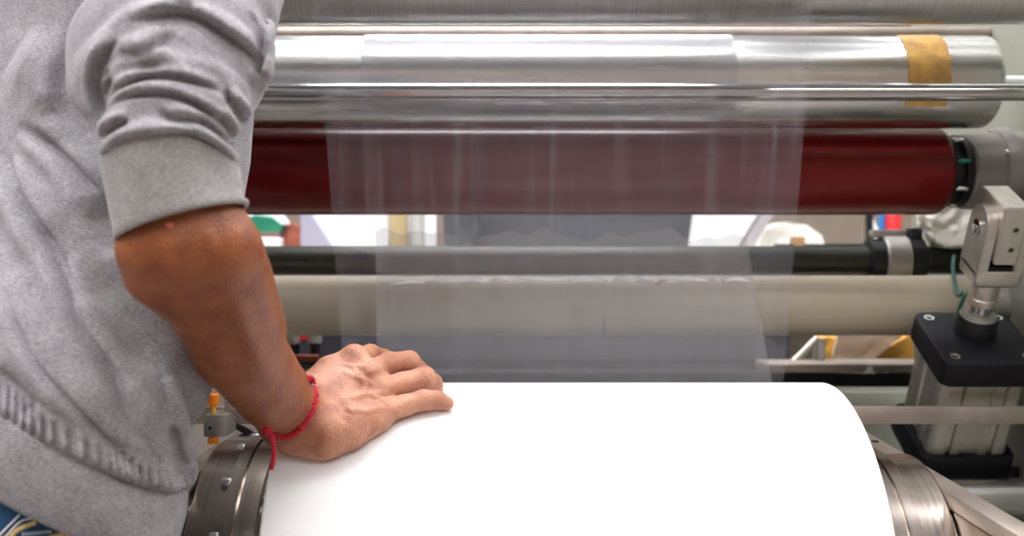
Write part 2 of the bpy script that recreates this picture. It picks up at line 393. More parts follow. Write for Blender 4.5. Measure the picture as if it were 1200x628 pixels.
# ------------------------------------------------------------------ the white roll and its chucks
RYc, RZc, RR = 1.0768, H-.3307, .209
t = thing('film_roll', 'huge white wound film roll filling the lower foreground under the hand', 'roll', None, (.05, RYc, RZc))
bm = bm_new()
rr = .003
pr = [(-.221, .05), (-.221, RR-rr), (-.2202, RR-.0008), (-.218, RR), (.332, RR), (.3340, RR-.0008), (.3346, RR-rr), (.3346, .05), (-.221, .05)]
lathe(bm, pr, XM(RYc, RZc), 192); bm_obj('wound_film', bm, M['white'], t, deg=60)
bm = bm_new(); lathe(bm, [(-.224, .038), (-.224, .049), (.3376, .049), (.3376, .038), (-.224, .038)], XM(RYc, RZc), 48); bm_obj('cardboard_core', bm, M['brown'], t)
def chuck(s, xi, xo, label):
    t = thing('roll_chuck', label, 'chuck', None, (xi, RYc, RZc))
    sg = 1 if xo > xi else -1; L = abs(xo-xi)
    def q(u, r): return (xi+sg*u*L, r)
    prf = [q(.03, 0), q(.03, .128), q(.05, .131), q(.20, .131), q(.20, .1500), q(.22, .1515), q(.44, .1515), q(.44, .1470), q(.47, .1470), q(.47, .1530), q(.60, .1530), q(.60, .1475), q(.98, .1475), q(1, .1465), q(1, 0)]
    ks = .905 if s > 0 else 1
    prf = [(a_, b_*ks) for a_, b_ in prf]
    bm = bm_new(); lathe(bm, prf, XM(RYc, RZc), 128); bm_obj('chuck_drum', bm, M['steel'], t, deg=25)
    bm = bm_new(); rod(bm, min(xi-sg*.03, xi+sg*L*.03), max(xi-sg*.03, xi+sg*L*.03), RYc, RZc, .0375, .001, 32); bm_obj('chuck_plug', bm, M['steel'], t)
    for u0, u1, rr_ in ((.10, .20, .1425), (.60, .70, .1505)) if s < 0 else ((.10, .20, .1425),):
        for k in range(16):
            a = 2*PI*(k+.45)/16; y, z = RYc-rr_*ks*math.cos(a), RZc+rr_*ks*math.sin(a)
            xa, xb = sorted((xi+sg*u0*L, xi+sg*u1*L))
            bm = bm_new(); rod(bm, xa, xb, y, z, .0048, .0008, 16); bm_obj('flange_bolt', bm, M['bolt'], t)
    return t
chuck(-1, -.221, -.306, 'bolted steel chuck drum holding the left end of the white roll, beside the worker')
chuck(1, .3346, .4218, 'bolted steel chuck drum holding the right end of the white roll')
# arms
def support_arm(x0, x1, y0, y1, label, gus, side):
    def bm_obj(n_, b_, m_, p_):      # the right arm slopes down a little towards the viewer
        if side > 0:
            for v in b_.verts: v.co.z -= .005+(1.285-v.co.y)*.041
        return globals()['bm_obj'](n_, b_, m_, p_)
    t = thing('support_arm', label, 'arm', None, ((x0+x1)/2, (y0+y1)/2, H-.206))
    bm = bm_new(); box(bm, x0, x1, y0, y1, H-.216, H-.2005, .0015); bm_obj('arm_bar', bm, M['dullsteel'], t)
    bm = bm_new(); box(bm, x0+.001 if side > 0 else x0, x1 if side > 0 else x1-.002, y0, y1-.02, H-.50, H-.2165, .002); bm_obj('arm_plate', bm, M['steel'] if side > 0 else M['castgrey'], t)
    for yy in (y0+.03, y0+.13):
        bm = bm_new()
        if side > 0: cyl_between(bm, (x0+.0009, yy, H-.28), (x0-.002, yy, H-.28), .006)
        else: cyl_between(bm, (x1-.0025, yy, H-.235), (x1+.003, yy, H-.235), .006)
        bm_obj('arm_bolt', bm, M['bolt'], t)
    for yy in (y0+.05, y1-.06):
        bm = bm_new(); cyl_between(bm, ((x0+x1)/2, yy, H-.2010), ((x0+x1)/2, yy, H-.1990), .0045); bm_obj('arm_screw', bm, M['blackp'], t)
    return t
support_arm(.4225, .4465, .80, 1.285, 'flat diagonal steel support arm at lower right, above the right chuck', 0, 1)
support_arm(-.336, -.3085, .955, 1.285, 'flat steel support arm beside the left chuck, carrying the orange-capped valve', 0, -1)
# arms rest on a floor bracket behind the roll
t = thing('girder', 'grey floor girder low behind the white roll', 'base', None, (0, 1.5, .3))
bm = bm_new(); box(bm, XL+.021, XR-.021, 1.34, 1.55, .0, .35, .01); bm_obj('base_beam', bm, M['castgrey'], t)
for x0, x1 in ((-.336, -.3105), (.4285, .4465)):
    bm = bm_new(); box(bm, x0, x1, 1.20, 1.34, .05, H-.51, .004); bm_obj('base_bracket', bm, M['castgrey'], t)

# valve with orange caps
bx, by = -.3325, 1.16
t = thing('air_valve', 'small grey valve block with orange caps above the left chuck', 'valve', None, (bx, by, H-.1985))
z0 = H-.1985
bm = bm_new(); cyl_between(bm, (bx-.005, by-.004, z0-.0), (bx-.005, by-.004, z0+.009), .006); bm_obj('orange_plug', bm, M['orange'], t)
bm = bm_new(); box(bm, bx-.014, bx+.012, by-.012, by+.03, z0+.009, z0+.034, .0015); bm_obj('valve_block', bm, M['clevis'], t)
bm = bm_new(); box(bm, bx+.003, bx+.016, by+.012, by+.03, z0+.034, z0+.054, .0015); bm_obj('valve_block', bm, M['castgrey'], t)
bm = bm_new(); cyl_between(bm, (bx-.005, by-.004, z0+.034), (bx-.005, by-.004, z0+.043), .0032); bm_obj('valve_stem', bm, M['yellow'], t)
bm = bm_new(); cyl_between(bm, (bx-.005, by-.004, z0+.043), (bx-.005, by-.004, z0+.057), .0068, bev=.0015); bm_obj('orange_cap', bm, M['orange'], t)
bm = bm_new(); cyl_between(bm, (bx-.006, by-.0115, z0+.019), (bx-.006, by-.0126, z0+.019), .0020, bev=.0001); bm_obj('port_hole', bm, M['black'], t)
for k in range(2):
    bm = bm_new(); tube(bm, smooth_path([P(268+8*k, 497, 1.2), P(284+8*k, 505, 1.22), P(300+8*k, 520, 1.25), P(305+8*k, 560, 1.28)]), .0022)
    tag(bm_obj('air_hose', bm, M['black']), ['thin black hose behind the valve, nearer the worker', 'thin black hose behind the valve, nearer the wrist'][k], 'hose', 'thin black hoses under the flat crossbar')

# ------------------------------------------------------------------ pneumatic cylinder (tilted towards the viewer)
o0 = P(1143, 383, 1.34)
cyl = thing('pneumatic_cylinder', 'pneumatic cylinder with black end caps and silver fork at the right edge', 'cylinder', None, tuple(o0))
cyl.rotation_euler = (math.radians(29), 0, 0)
MW = Matrix.LocRotScale(cyl.location, cyl.rotation_euler, cyl.scale)
def cbox(name, m, x0, x1, y0, y1, z0, z1, bev=.002, parent=cyl, seg=3):
    bm = bm_new(); box(bm, x0, x1, y0, y1, z0, z1, bev, seg, MW); return bm_obj(name, bm, m, parent)
def clathe(name, m, prf, x=0, y=0, parent=cyl, n=48, extra=None):
    bm = bm_new(); lathe(bm, prf, MW @ Matrix.Translation((x, y, 0)) @ (extra or Matrix.Identity(4)), n); return bm_obj(name, bm, m, parent)
hs = .063
zt = -.008
def plate(name, z0, z1, rc=.014):
    bm = bm_new(); n = 8; pts = []
    for cx, cy, a0 in ((hs-rc, hs-rc, 0), (-hs+rc, hs-rc, PI/2), (-hs+rc, -hs+rc, PI), (hs-rc, -hs+rc, 3*PI/2)):
        for k in range(n+1):
            a = a0+PI/2*k/n; pts.append((cx+rc*math.cos(a), cy+rc*math.sin(a)))
    b = .003; loops = []
    for z, ins in ((z0, b), (z0+b*.3, b*.3), (z0+b, 0), (z1-b, 0), (z1-b*.3, b*.3), (z1, b)):
        s = (hs-ins)/hs; loops.append([bm.verts.new(MW @ Vector((x*s-.001, y*s-.012, z))) for x, y in pts])
    for a, c_ in zip(loops, loops[1:]):
        for i in range(len(pts)): bm.faces.new((a[i], a[(i+1) % len(pts)], c_[(i+1) % len(pts)], c_[i]))
    bm.faces.new(loops[0]); bm.faces.new(loops[-1]); return bm_obj(name, bm, M['blackp'], cyl)
top = plate('end_cap', zt-.036, zt)
for sx, sy in ((-1, -1), (1, -1), (-1, 1), (1, 1)):
    clathe('cap_screw', M['bolt'], [(zt-.001, 0), (zt-.001, .0065), (zt+.0015, .0065), (zt+.0015, .0042), (zt-.0005, .0036), (zt-.0005, 0)], sx*.046-.001, sy*.046-.012, n=20)
# barrel: profiled aluminium tube with grooves
bm = bm_new(); pts = []
hb = .053
def side(n, flip):
    out = []
    for u, dpt in ((-1, .004), (-.9, 0), (-.62, 0), (-.60, .005), (-.50, .005), (-.48, 0), (-.25, 0), (-.23, .003), (.23, .003), (.25, 0), (.48, 0), (.50, .005), (.60, .005), (.62, 0), (.9, 0)):
        out.append((u, dpt))
    return out
for k in range(4):
    a = k*PI/2; ca, sa = math.cos(a), math.sin(a)
    for u, dp in side(0, 0):
        x, y = u*(hb-.003), -(hb-dp); pts.append((x*ca-y*sa, x*sa+y*ca))
zbot = -.160
for z in (zt-.036, zbot): pass
la = [bm.verts.new(MW @ Vector((x-.001, y-.012, zt-.035))) for x, y in pts]; lb = [bm.verts.new(MW @ Vector((x-.001, y-.012, zbot))) for x, y in pts]
for i in range(len(pts)): bm.faces.new((la[i], la[(i+1) % len(pts)], lb[(i+1) % len(pts)], lb[i]))
bm_obj('barrel', bm, M['clevis'], cyl, deg=20)
plate('end_cap', zbot-.036, zbot+.001)
clathe('rod_boss', M['black'], [(zt-.001, .0), (zt-.001, .0265), (zt+.024, .0255), (zt+.026, .0245), (zt+.026, 0)])
clathe('boss_ring', M['castgrey'], [(zt+.026, .0), (zt+.026, .023), (zt+.029, .022), (zt+.029, 0)])
clathe('piston_rod', M['chrome'], [(zt+.02, 0), (zt+.02, .0135), (.075, .0135), (.075, 0)])
clathe('lock_nut', M['clevis'], [(.036, 0), (.036, .0165), (.038, .018), (.046, .018), (.048, .0165), (.048, 0)])
clathe('rod_neck', M['clevis'], [(.048, 0), (.048, .0165), (.066, .0175), (.068, .0165), (.076, .0165), (.076, 0)])
# fork: U-shaped body open to the left-front, cover plate with two screws, rounded lug with pin
fk = bm_new()
zf0, zf1 = .074, .205
prof2 = [(-.026, zf0), (.022, zf0), (.030, zf0+.010), (.034, zf1-.02), (.034, zf1), (-.010, zf1), (-.022, zf1-.020), (-.030, zf0+.03)]
def extr(name, m, poly, y0, y1, parent=cyl, bev=.0018):
    bm = bm_new(); a = [bm.verts.new((x, y0, z)) for x, z in poly]; b = [bm.verts.new((x, y1, z)) for x, z in poly]
    k = len(poly)
    for i in range(k): bm.faces.new((a[i], a[(i+1) % k], b[(i+1) % k], b[i]))
    bm.faces.new(a); bm.faces.new(b)
    bmesh.ops.recalc_face_normals(bm, faces=bm.faces)
    bmesh.ops.bevel(bm, geom=list(bm.edges), offset=bev, segments=2, affect='EDGES')
    bmesh.ops.transform(bm, matrix=MW, verts=bm.verts); return bm_obj(name, bm, m, parent)
fk.free()
cbox('fork_base', M['clevis'], -.030, .027, -.030, .026, .074, .100, .006)
def cheek(x0, x1):
    poly = [(-.029, .090)] + [(-.002-.027*math.cos(a), .150+.027*math.sin(a)) for a in [PI*k/14 for k in range(15)]] + [(.025, .090)]
    bm = bm_new(); a = [bm.verts.new((x0, y, z)) for y, z in poly]; b = [bm.verts.new((x1, y, z)) for y, z in poly]; k = len(poly)
    for i in range(k): bm.faces.new((a[i], a[(i+1) % k], b[(i+1) % k], b[i]))
    bm.faces.new(a); bm.faces.new(b); bmesh.ops.recalc_face_normals(bm, faces=bm.faces)
    bmesh.ops.bevel(bm, geom=list(bm.edges), offset=.0012, segments=2, affect='EDGES')
    bmesh.ops.transform(bm, matrix=MW, verts=bm.verts); bm_obj('fork_cheek', bm, M['clevis'], cyl)
cheek(-.030, -.0175); cheek(.0135, .026)
bm = bm_new(); mm = MW @ Matrix.Translation((-.0295, -.002, .148)) @ Matrix.Rotation(-PI/2, 4, 'Y')
lathe(bm, [(0, 0), (0, .0105), (.003, .0100), (.0042, .008), (.0042, 0)], mm, 28); bm_obj('pivot_pin', bm, M['chrome'], cyl)
extr('tongue', M['clevis'], [(-.0160, .1115), (.0105, .1115), (.0118, .189), (-.021, .189), (-.0180, .170)], -.036, .030, bev=.0015)
for zz in (.133, .160):
    bm = bm_new(); mm = MW @ Matrix.Translation((-.0005, -.036, zz)) @ Matrix.Rotation(PI/2, 4, 'X')
    lathe(bm, [(0, .0044), (.0009, .0044), (.0009, .0028), (.0002, .0024), (.0002, 0)], mm, 20); bm_obj('plate_screw', bm, M['castgrey'], cyl)
    bm = bm_new(); lathe(bm, [(.0003, 0), (.0003, .0027), (.0007, .0027), (.0007, 0)], mm, 12); bm_obj('screw_socket', bm, M['black'], cyl)
cbox('fork_slot', M['black'], -.0172, .0133, -.0285, .02, .0985, .104, .0005)
# mounting bracket of the cylinder
w0 = MW @ Vector((0, 0, zbot-.045))
bm = bm_new(); box(bm, w0.x-.03, XR, w0.y-.03, w0.y+.03, w0.z-.06, w0.z-.018, .003)
t = thing('cylinder_bracket', 'steel bracket carrying the bottom of the pneumatic cylinder on the right frame', 'bracket', None, (w0.x, w0.y, w0.z-.06)); bm_obj('bracket_body', bm, M['black'], t)
bm = bm_new(); box(bm, w0.x-.012, w0.x+.012, w0.y-.012, w0.y+.012, w0.z-.020, w0.z+.004, .002); bm_obj('bracket_pivot', bm, M['black'], t)
# green hose by the cylinder
bm = bm_new(); tube(bm, smooth_path([P(1118, 300, 1.47), P(1117, 318, 1.44), P(1122, 345, 1.395), P(1131, 342, 1.38), P(1128, 352, 1.37), P(1120, 372, 1.37)]), .0028)
tag(bm_obj('green_hose', bm, mat('dark_green_hose', (.01, .10, .06), .35)), 'thin dark green hose curling beside the piston rod', 'hose')

# ------------------------------------------------------------------ films
C1 = Vector((AY, AZ)); C2 = Vector((RYc, RZc)); r1, r2 = AR+.0006, RR+.0006
dv = C1-C2; al = math.atan2(dv.y, dv.x)-math.acos((r1+r2)/dv.length); nn = Vector((math.cos(al), math.sin(al)))
TA, TB = C1-nn*r1, C2+nn*r2
prof = []
for k in range(14):
    a = math.atan2(-nn.y, -nn.x) - (13-k)/13*1.6
    prof.append(C1+Vector((math.cos(a), math.sin(a)))*r1)
for k in range(1, 60): prof.append(TA.lerp(TB, k/60))
for k in range(12):
    a = al - k/11*.35
    prof.append(C2+Vector((math.cos(a), math.sin(a)))*r2)
bm = bm_new(); g = []; nx = 150
for i, p in enumerate(prof):
    f = min(1, max(0, (i-13)/60)); row = []
    xl, xr = -.2190+.0195*f, .3370-.0085*f
    amp = .0011*math.sin(PI*f) if 0 < f < 1 else 0
    for j in range(nx+1):
        u = j/nx; x = xl+(xr-xl)*u
        w = math.sin(x*95+math.sin(x*31)*2)+.6*math.sin(x*210+1.3+math.sin(f*5))
        row.append(bm.verts.new((x, p.x+amp*w, p.y)))
    g.append(row)
for i in range(len(g)-1):
    for j in range(nx): bm.faces.new((g[i][j], g[i][j+1], g[i+1][j+1], g[i+1][j]))
fo = bm_obj('film_web', bm, M['film'])
tag(fo, 'clear plastic film web running down from the top roller to the white roll', 'plastic film')

# milky sheet standing in for a bright reflection in the film; wavy upper edge
bm = bm_new(); g = []; nx2, nz2 = 150, 60
def f2_edges(v):     # v 0 top .. 1 bottom ; image-like widths turned into metres
    return -.185+.012*v, .318+.020*v*v+.012*math.sin(v*2.2)
def f2_top(u): return .045+.006*math.sin(u*19)+.004*math.sin(u*41+1)+.003*math.sin(u*73)
for i in range(nz2+1):
    v = i/nz2; row = []; xl, xr = f2_edges(v)
    for j in range(nx2+1):
        u = j/nx2; x = xl+(xr-xl)*u
        z = H+f2_top(u)*(1-v)+(-.235)*v
        yy = 1.385-.075*v**1.2+.0007*math.sin(u*60+3*v)*v+.0003*math.sin(u*133)
        row.append(bm.verts.new((x, yy, z)))
    g.append(row)
for i in range(nz2):
    for j in range(nx2): bm.faces.new((g[i][j], g[i][j+1], g[i+1][j+1], g[i+1][j]))
f2 = bm_obj('reflection_sheet', bm, M['film2'])
f2r = thing('film_reflection', 'milky sheet standing in for a bright film reflection, with a wavy highlight strip, before the cream roller', 'plastic film', None, (.06, 1.36, H))
f2.parent = f2r; f2.data.transform(Matrix.Translation(-Vector(f2r.location)))
f2.name = 'film_sheet'
bm = bm_new(); g = []
pf = [(pC.y-(CR+.0012)*math.cos(a), pC.z+(CR+.0012)*math.sin(a)) for a in (2.1, 1.9, 1.7, 1.5, 1.3, 1.1, .9, .7, .5, .35, .2, 0, -.2, -.4, -.6, -.8)]
for i, (yy, zz) in enumerate(pf):
    g.append([bm.verts.new((-.188+.468*j/80, yy+.0005*math.sin(j*.9), zz)) for j in range(81)])
for i in range(len(g)-1):
    for j in range(80): bm.faces.new((g[i][j], g[i][j+1], g[i+1][j+1], g[i+1][j]))
ub = bm_obj('film_sheet', bm, M['film3'])
tag(ub, 'narrower clear film sheet clinging to the front of the taped roller, behind the main web', 'plastic film')
ub.name = 'clinging_film'
def crease(segs, y, amp, r, lab):  # highlight on the film bend, built as bright thin tubes
    for k, (a, b, z0) in enumerate(segs):
        pts = []
        n = max(6, int((b-a)/6))
        for i in range(n+1):
            u = i/n; px = a+(b-a)*u; py = z0-amp*math.sin(PI*u)+1.2*math.sin(px*.11)
            pts.append(P(px, py, y))
        rads = [r*(.25+.75*math.sin(PI*min(.97, max(.03, i/n)))) for i in range(n+1)]
        bm = bm_new(); tube(bm, pts, rads, 8); bm_obj('film_crease_glint', bm, M['film_glint'], f2r)
crease([(457, 497, 333), (492, 575, 331), (578, 596, 330), (600, 667, 329), (670, 711, 328), (714, 740, 331), (744, 764, 328), (768, 786, 333), (790, 829, 329), (834, 846, 333), (850, 880, 330)], 1.350, 3.5, .0026, '')

# ------------------------------------------------------------------ small fittings low at left, behind the roll
def fitting(px, py, d, label, red):
    p = P(px, py, d); t = thing('pipe_fitting', label, 'fitting', None, (p.x, p.y, zb+.016))
    bm = bm_new(); cyl_between(bm, (p.x, p.y, zb+.016), (p.x, p.y, p.z), .008); bm_obj('fitting_stem', bm, M['black'], t)
    bm = bm_new(); cyl_between(bm, (p.x, p.y, p.z), (p.x, p.y, p.z+.016), .011); bm_obj('fitting_cap', bm, M['castgrey'], t)
    if red:
        bm = bm_new(); cyl_between(bm, (p.x+.014, p.y, p.z+.006), (p.x+.014, p.y, p.z+.020), .006); bm_obj('red_cap', bm, M['redp'], t)
        bm = bm_new(); tube(bm, smooth_path([(p.x-.015, p.y, p.z+.01), (p.x-.02, p.y-.01, p.z-.02), (p.x, p.y-.012, p.z-.03), (p.x+.02, p.y-.01, p.z-.02)]), .005); bm_obj('hose_loop', bm, M['black'], t)
fitting(345, 403, 1.63, 'dark pipe fitting with a small red cap above the wrist', True)
fitting(369, 402, 1.635, 'upright black fitting just left of the film edge, above the hand', False)
bm = bm_new(); box(bm, P(340, 0, 1.62).x, P(374, 0, 1.62).x, 1.604, 1.622, P(0, 424, 1.61).z, P(0, 416, 1.61).z, .002)
tag(bm_obj('red_brown_bar', bm, mat('oxide_red', (.22, .04, .02), .5)), 'short oxide-red bar on the beam above the hand', 'bar')

# ------------------------------------------------------------------ crumpled things
def crumple(name, pts, depth, m, amp=.012, seed=1, parent=None, sub=3, freq=30):
    """closed body from an outline in (x,z) at distance y, given real depth and folded surface"""
    r = random.Random(seed)
    bm = bm_new(); y = pts[0][1]
    a = [bm.verts.new(p) for p in pts]; b = [bm.verts.new((p[0], p[1]+depth, p[2])) for p in pts]
    k = len(pts)
    for i in range(k): bm.faces.new((a[i], a[(i+1) % k], b[(i+1) % k], b[i]))
    bm.faces.new(a); bm.faces.new(b)
    bmesh.ops.triangulate(bm, faces=bm.faces)
    for _ in range(sub): bmesh.ops.subdivide_edges(bm, edges=list(bm.edges), cuts=1, use_grid_fill=True)
    from mathutils import noise
    bm.normal_update()
    for v in bm.verts:
        q = v.co*freq+Vector((seed*3.1, 0, 0))
        n1 = 1-2*abs(noise.noise(q)); n2 = noise.noise(q*2.3)
        v.co += v.normal*(amp*(n1*.7+n2*.5))
    return bm_obj(name, bm, m, parent)
def PP(pts, d): return [tuple(P(x, y, d)) for x, y in pts]
# yellow and tan sacks on the beam
tag(crumple('yellow_sack', PP([(966, 442), (966, 398), (1000, 400), (1030, 415), (1068, 394), (1072, 442)], 1.74), .06, M['yelbag'], .006, 3), 'yellow crumpled sack lying below the cream roller at right', 'sack')
tag(crumple('tan_cloth', PP([(978, 418), (986, 388), (1030, 380), (1058, 392), (1032, 414), (1008, 428)], 1.725), .012, M['tan'], .004, 5), 'tan cloth folded over the yellow sack', 'cloth')
tag(crumple('white_rag', PP([(985, 436), (1000, 430), (1030, 429), (1042, 433), (1040, 438), (985, 438)], 1.60), .05, M['bag'], .003, 8), 'small white rag lying on the beam in front of the yellow sack', 'rag')
t = thing('angle_bracket', 'small grey angle bracket left of the yellow sack, behind the film edge', 'bracket', None, tuple(P(945, 437, 1.68)))
bm = bm_new(); cyl_between(bm, P(930, 424, 1.675), P(958, 396, 1.675), .006); bm_obj('bracket_strut', bm, M['clevis'], t)
bm = bm_new(); box(bm, P(956, 0, 1.68).x, P(966, 0, 1.68).x, 1.67, 1.70, P(0, 436, 1.68).z, P(0, 396, 1.68).z, .002); bm_obj('bracket_post', bm, M['castgrey'], t)
bm = bm_new(); box(bm, P(918, 0, 1.68).x, P(966, 0, 1.68).x, 1.67, 1.69, P(0, 432, 1.68).z, P(0, 422, 1.68).z, .002); bm_obj('bracket_foot', bm, M['clevis'], t)

# ------------------------------------------------------------------ shelf behind the machine and what stands on it
SD = 2.3; sz = P(0, 294, SD).z
t = thing('storage_shelf', 'pale steel shelf unit standing behind the machine, items on its top board', 'shelf', None, (.1, SD+.25, 0))
bm = bm_new(); box(bm, -.95, 1.25, SD-.06, SD+.45, sz-.03, sz, .003); bm_obj('shelf_board', bm, M['frame'], t)
bm = bm_new(); box(bm, -.95, 1.25, SD-.06, SD+.45, .3, .33, .003); bm_obj('shelf_board', bm, M['frame'], t)
bm = bm_new(); box(bm, -.95, 1.25, SD+.43, SD+.45, .02, sz-.031, .001); bm_obj('back_panel', bm, M['castgrey'], t)
for x in (-.94, 1.2):
    for y in (SD-.05, SD+.40):
        bm = bm_new(); box(bm, x, x+.04, y, y+.04, 0, sz-.031, .002); bm_obj('leg', bm, M['castgrey'], t)
def sx(px, d=SD): return (px-600)/1200*d
def szp(py, d=SD): return H-(py-314)/1200*d
def sbox(name, m, px0, px1, py_top, label, cat, d=SD, dep=.12, py_bot=None, group=None, bev=.003):
    bm = bm_new(); z0 = sz if py_bot is None else szp(py_bot, d); box(bm, sx(px0, d), sx(px1, d), d, d+dep, z0, szp(py_top, d), bev)
    return tag(bm_obj(name, bm, m), label, cat, group)
sbox('brown_board', M['brown'], 286, 327, 272, 'brown board lying under the green cloth beside the forearm', 'board', py_bot=277)
sbox('white_box', M['whitepl'], 284, 328, 277.5, 'low white box under the brown board beside the forearm', 'box')
tag(crumple('green_cloth', PP([(284, 271.5), (284, 258), (300, 252), (318, 256), (329, 264), (328, 271.5)], SD), .1, M['green'], .003, 4, freq=14), 'green cloth folded on a brown board beside the forearm', 'cloth')
tag(crumple('white_cloth', PP([(286, 254), (300, 245), (322, 246), (334, 262), (329, 263), (316, 254)], SD+.01), .06, M['whitepl'], .003, 6, freq=14), 'white cloth heaped over the green cloth', 'cloth')
tag(crumple('orange_brown_rag', PP([(334, 290), (332, 268), (342, 262), (353, 268), (352, 290)], SD+.04), .05, mat('rust_cloth', (.45, .13, .08), .8), .006, 9, freq=20), 'rust-brown crumpled rag between green cloth and violet board', 'rag')
def wedge(name, m, pts, d, dep, label, cat):
    bm = bm_new(); a = [bm.verts.new(P(x, y, d)) for x, y in pts]; b = [bm.verts.new(P(x, y, d)+Vector((0, dep, 0))) for x, y in pts]; k = len(pts)
    for i in range(k): bm.faces.new((a[i], a[(i+1) % k], b[(i+1) % k], b[i]))
    bm.faces.new(a); bm.faces.new(b); bmesh.ops.recalc_face_normals(bm, faces=bm.faces)
    bmesh.ops.bevel(bm, geom=list(bm.edges), offset=.002, segments=2, affect='EDGES')
    return tag(bm_obj(name, bm, m), label, cat)
wedge('violet_board', M['purple'], [(352, 294), (352, 240), (358, 240), (392, 294)], SD, .03, 'grey-violet board with a slanted edge left of the white panel', 'board')
wedge('display_board', M['whitepl'], [(350, 240), (456, 240), (456, 294), (388, 294)], SD+.035, .03, 'large white panel with a slanted left edge behind the film', 'panel')
def jar(px, d, r, h, label, c):
    x = sx(px, d); t = thing('glass_jar', label, 'jar', 'glass jars on the shelf', (x, d, sz))
    mm = Matrix.Translation((x, d, sz))
    bm = bm_new(); lathe(bm, [(0, 0), (0, r*.95), (.004, r), (h*.75, r), (h*.85, r*.8), (h*.85, 0)], mm, 32); bm_obj('jar_body', bm, c, t)
    bm = bm_new(); lathe(bm, [(h*.85, 0), (h*.85, r*.85), (h, r*.85), (h, 0)], mm, 32); bm_obj('lid', bm, M['castgrey'], t)
jar(467, SD+.03, .020, .13, 'ochre-filled jar right of the white panel', M['gold'])
jar(480, SD+.09, .015, .12, 'glass jar between the ochre jar and the white post', M['glass'])
jar(490, SD+.02, .012, .10, 'narrow glass jar touching the white post', M['glass'])
sbox('white_post', M['whitepl'], 497, 511, 240, 'narrow white upright post right of the glass jars', 'post', dep=.03)
tag(crumple('dark_coat', PP([(524, 294), (520, 238), (556, 238), (560, 270), (548, 294)], SD), .05, M['dark'], .006, 12, freq=14), 'dark coat hanging down beside the charcoal sheet', 'coat')
tag(crumple('charcoal_sheet', PP([(552, 294), (552, 238), (700, 236), (812, 238), (806, 294)], SD+.06), .03, M['dark'], .006, 13, freq=10), 'long charcoal sheet spread behind the film in the middle', 'sheet')
wedge('white_board', M['whitepl'], [(816, 240), (896, 240), (862, 294), (808, 294)], SD, .03, 'white board with slanted right edge behind the film at right', 'board')
wedge('pale_board', mat('mauve_board', (.50, .46, .46), .6), [(898, 240), (915, 240), (880, 294), (864, 294)], SD+.005, .03, 'narrow mauve board leaning against the white board', 'board')
tag(crumple('white_sack', PP([(890, 294), (896, 268), (915, 262), (945, 264), (962, 276), (968, 294)], SD+.08), .08, M['bag'], .006, 15, freq=12), 'rounded white sack behind the film edge at right', 'sack')
sbox('wooden_block', M['wood'], 929, 944, 277, 'small brown wooden block in front of the white sack', 'block', d=SD-.03, dep=.03)
bm = bm_new(); box(bm, sx(1011), sx(1018), SD-.03, SD-.014, sz, szp(235), .001); box(bm, sx(905), sx(1018), SD-.03, SD-.014, szp(289), szp(286), .001)
tag(bm_obj('black_post', bm, M['black']), 'thin black upright post left of the red bottle', 'post')
bm = bm_new(); lathe(bm, [(0, 0), (0, .028), (.07, .001), (.07, 0)], Matrix.Translation((sx(1024), SD-.0, sz)), 24)
tag(bm_obj('paper_cone', bm, M['whitepl']), 'small white paper cone beside the black post', 'cone')
t = thing('red_bottle', 'red bottle standing on the shelf above the shaft clamp', 'bottle', None, (sx(1049), SD+.02, sz))
bm = bm_new(); lathe(bm, [(0, 0), (0, .018), (.09, .018), (.105, .009), (.12, .009), (.12, 0)], Matrix.Translation((sx(1050), SD+.02, sz)), 32); bm_obj('bottle_body', bm, M['redp'], t)
bm = bm_new(); lathe(bm, [(.12, 0), (.12, .010), (.13, .010), (.13, 0)], Matrix.Translation((sx(1050), SD+.02, sz)), 24); bm_obj('bottle_cap', bm, M['whitepl'], t)
bm = bm_new(); lathe(bm, [(0, 0), (0, .007), (.09, .007), (.095, .003), (.095, 0)], Matrix.Translation((sx(1037), SD+.02, sz)), 20)
tag(bm_obj('blue_tube', bm, M['blue']), 'slim blue tube just left of the red bottle', 'tube')
tag(crumple('plastic_bag', PP([(1108, 286), (1100, 268), (1086, 252), (1088, 236), (1104, 228), (1136, 226), (1142, 262), (1138, 286)], 1.497), .045, M['bag'], .009, 21, freq=34, sub=4), 'white crumpled plastic bag beyond the right end of the red roller', 'bag')

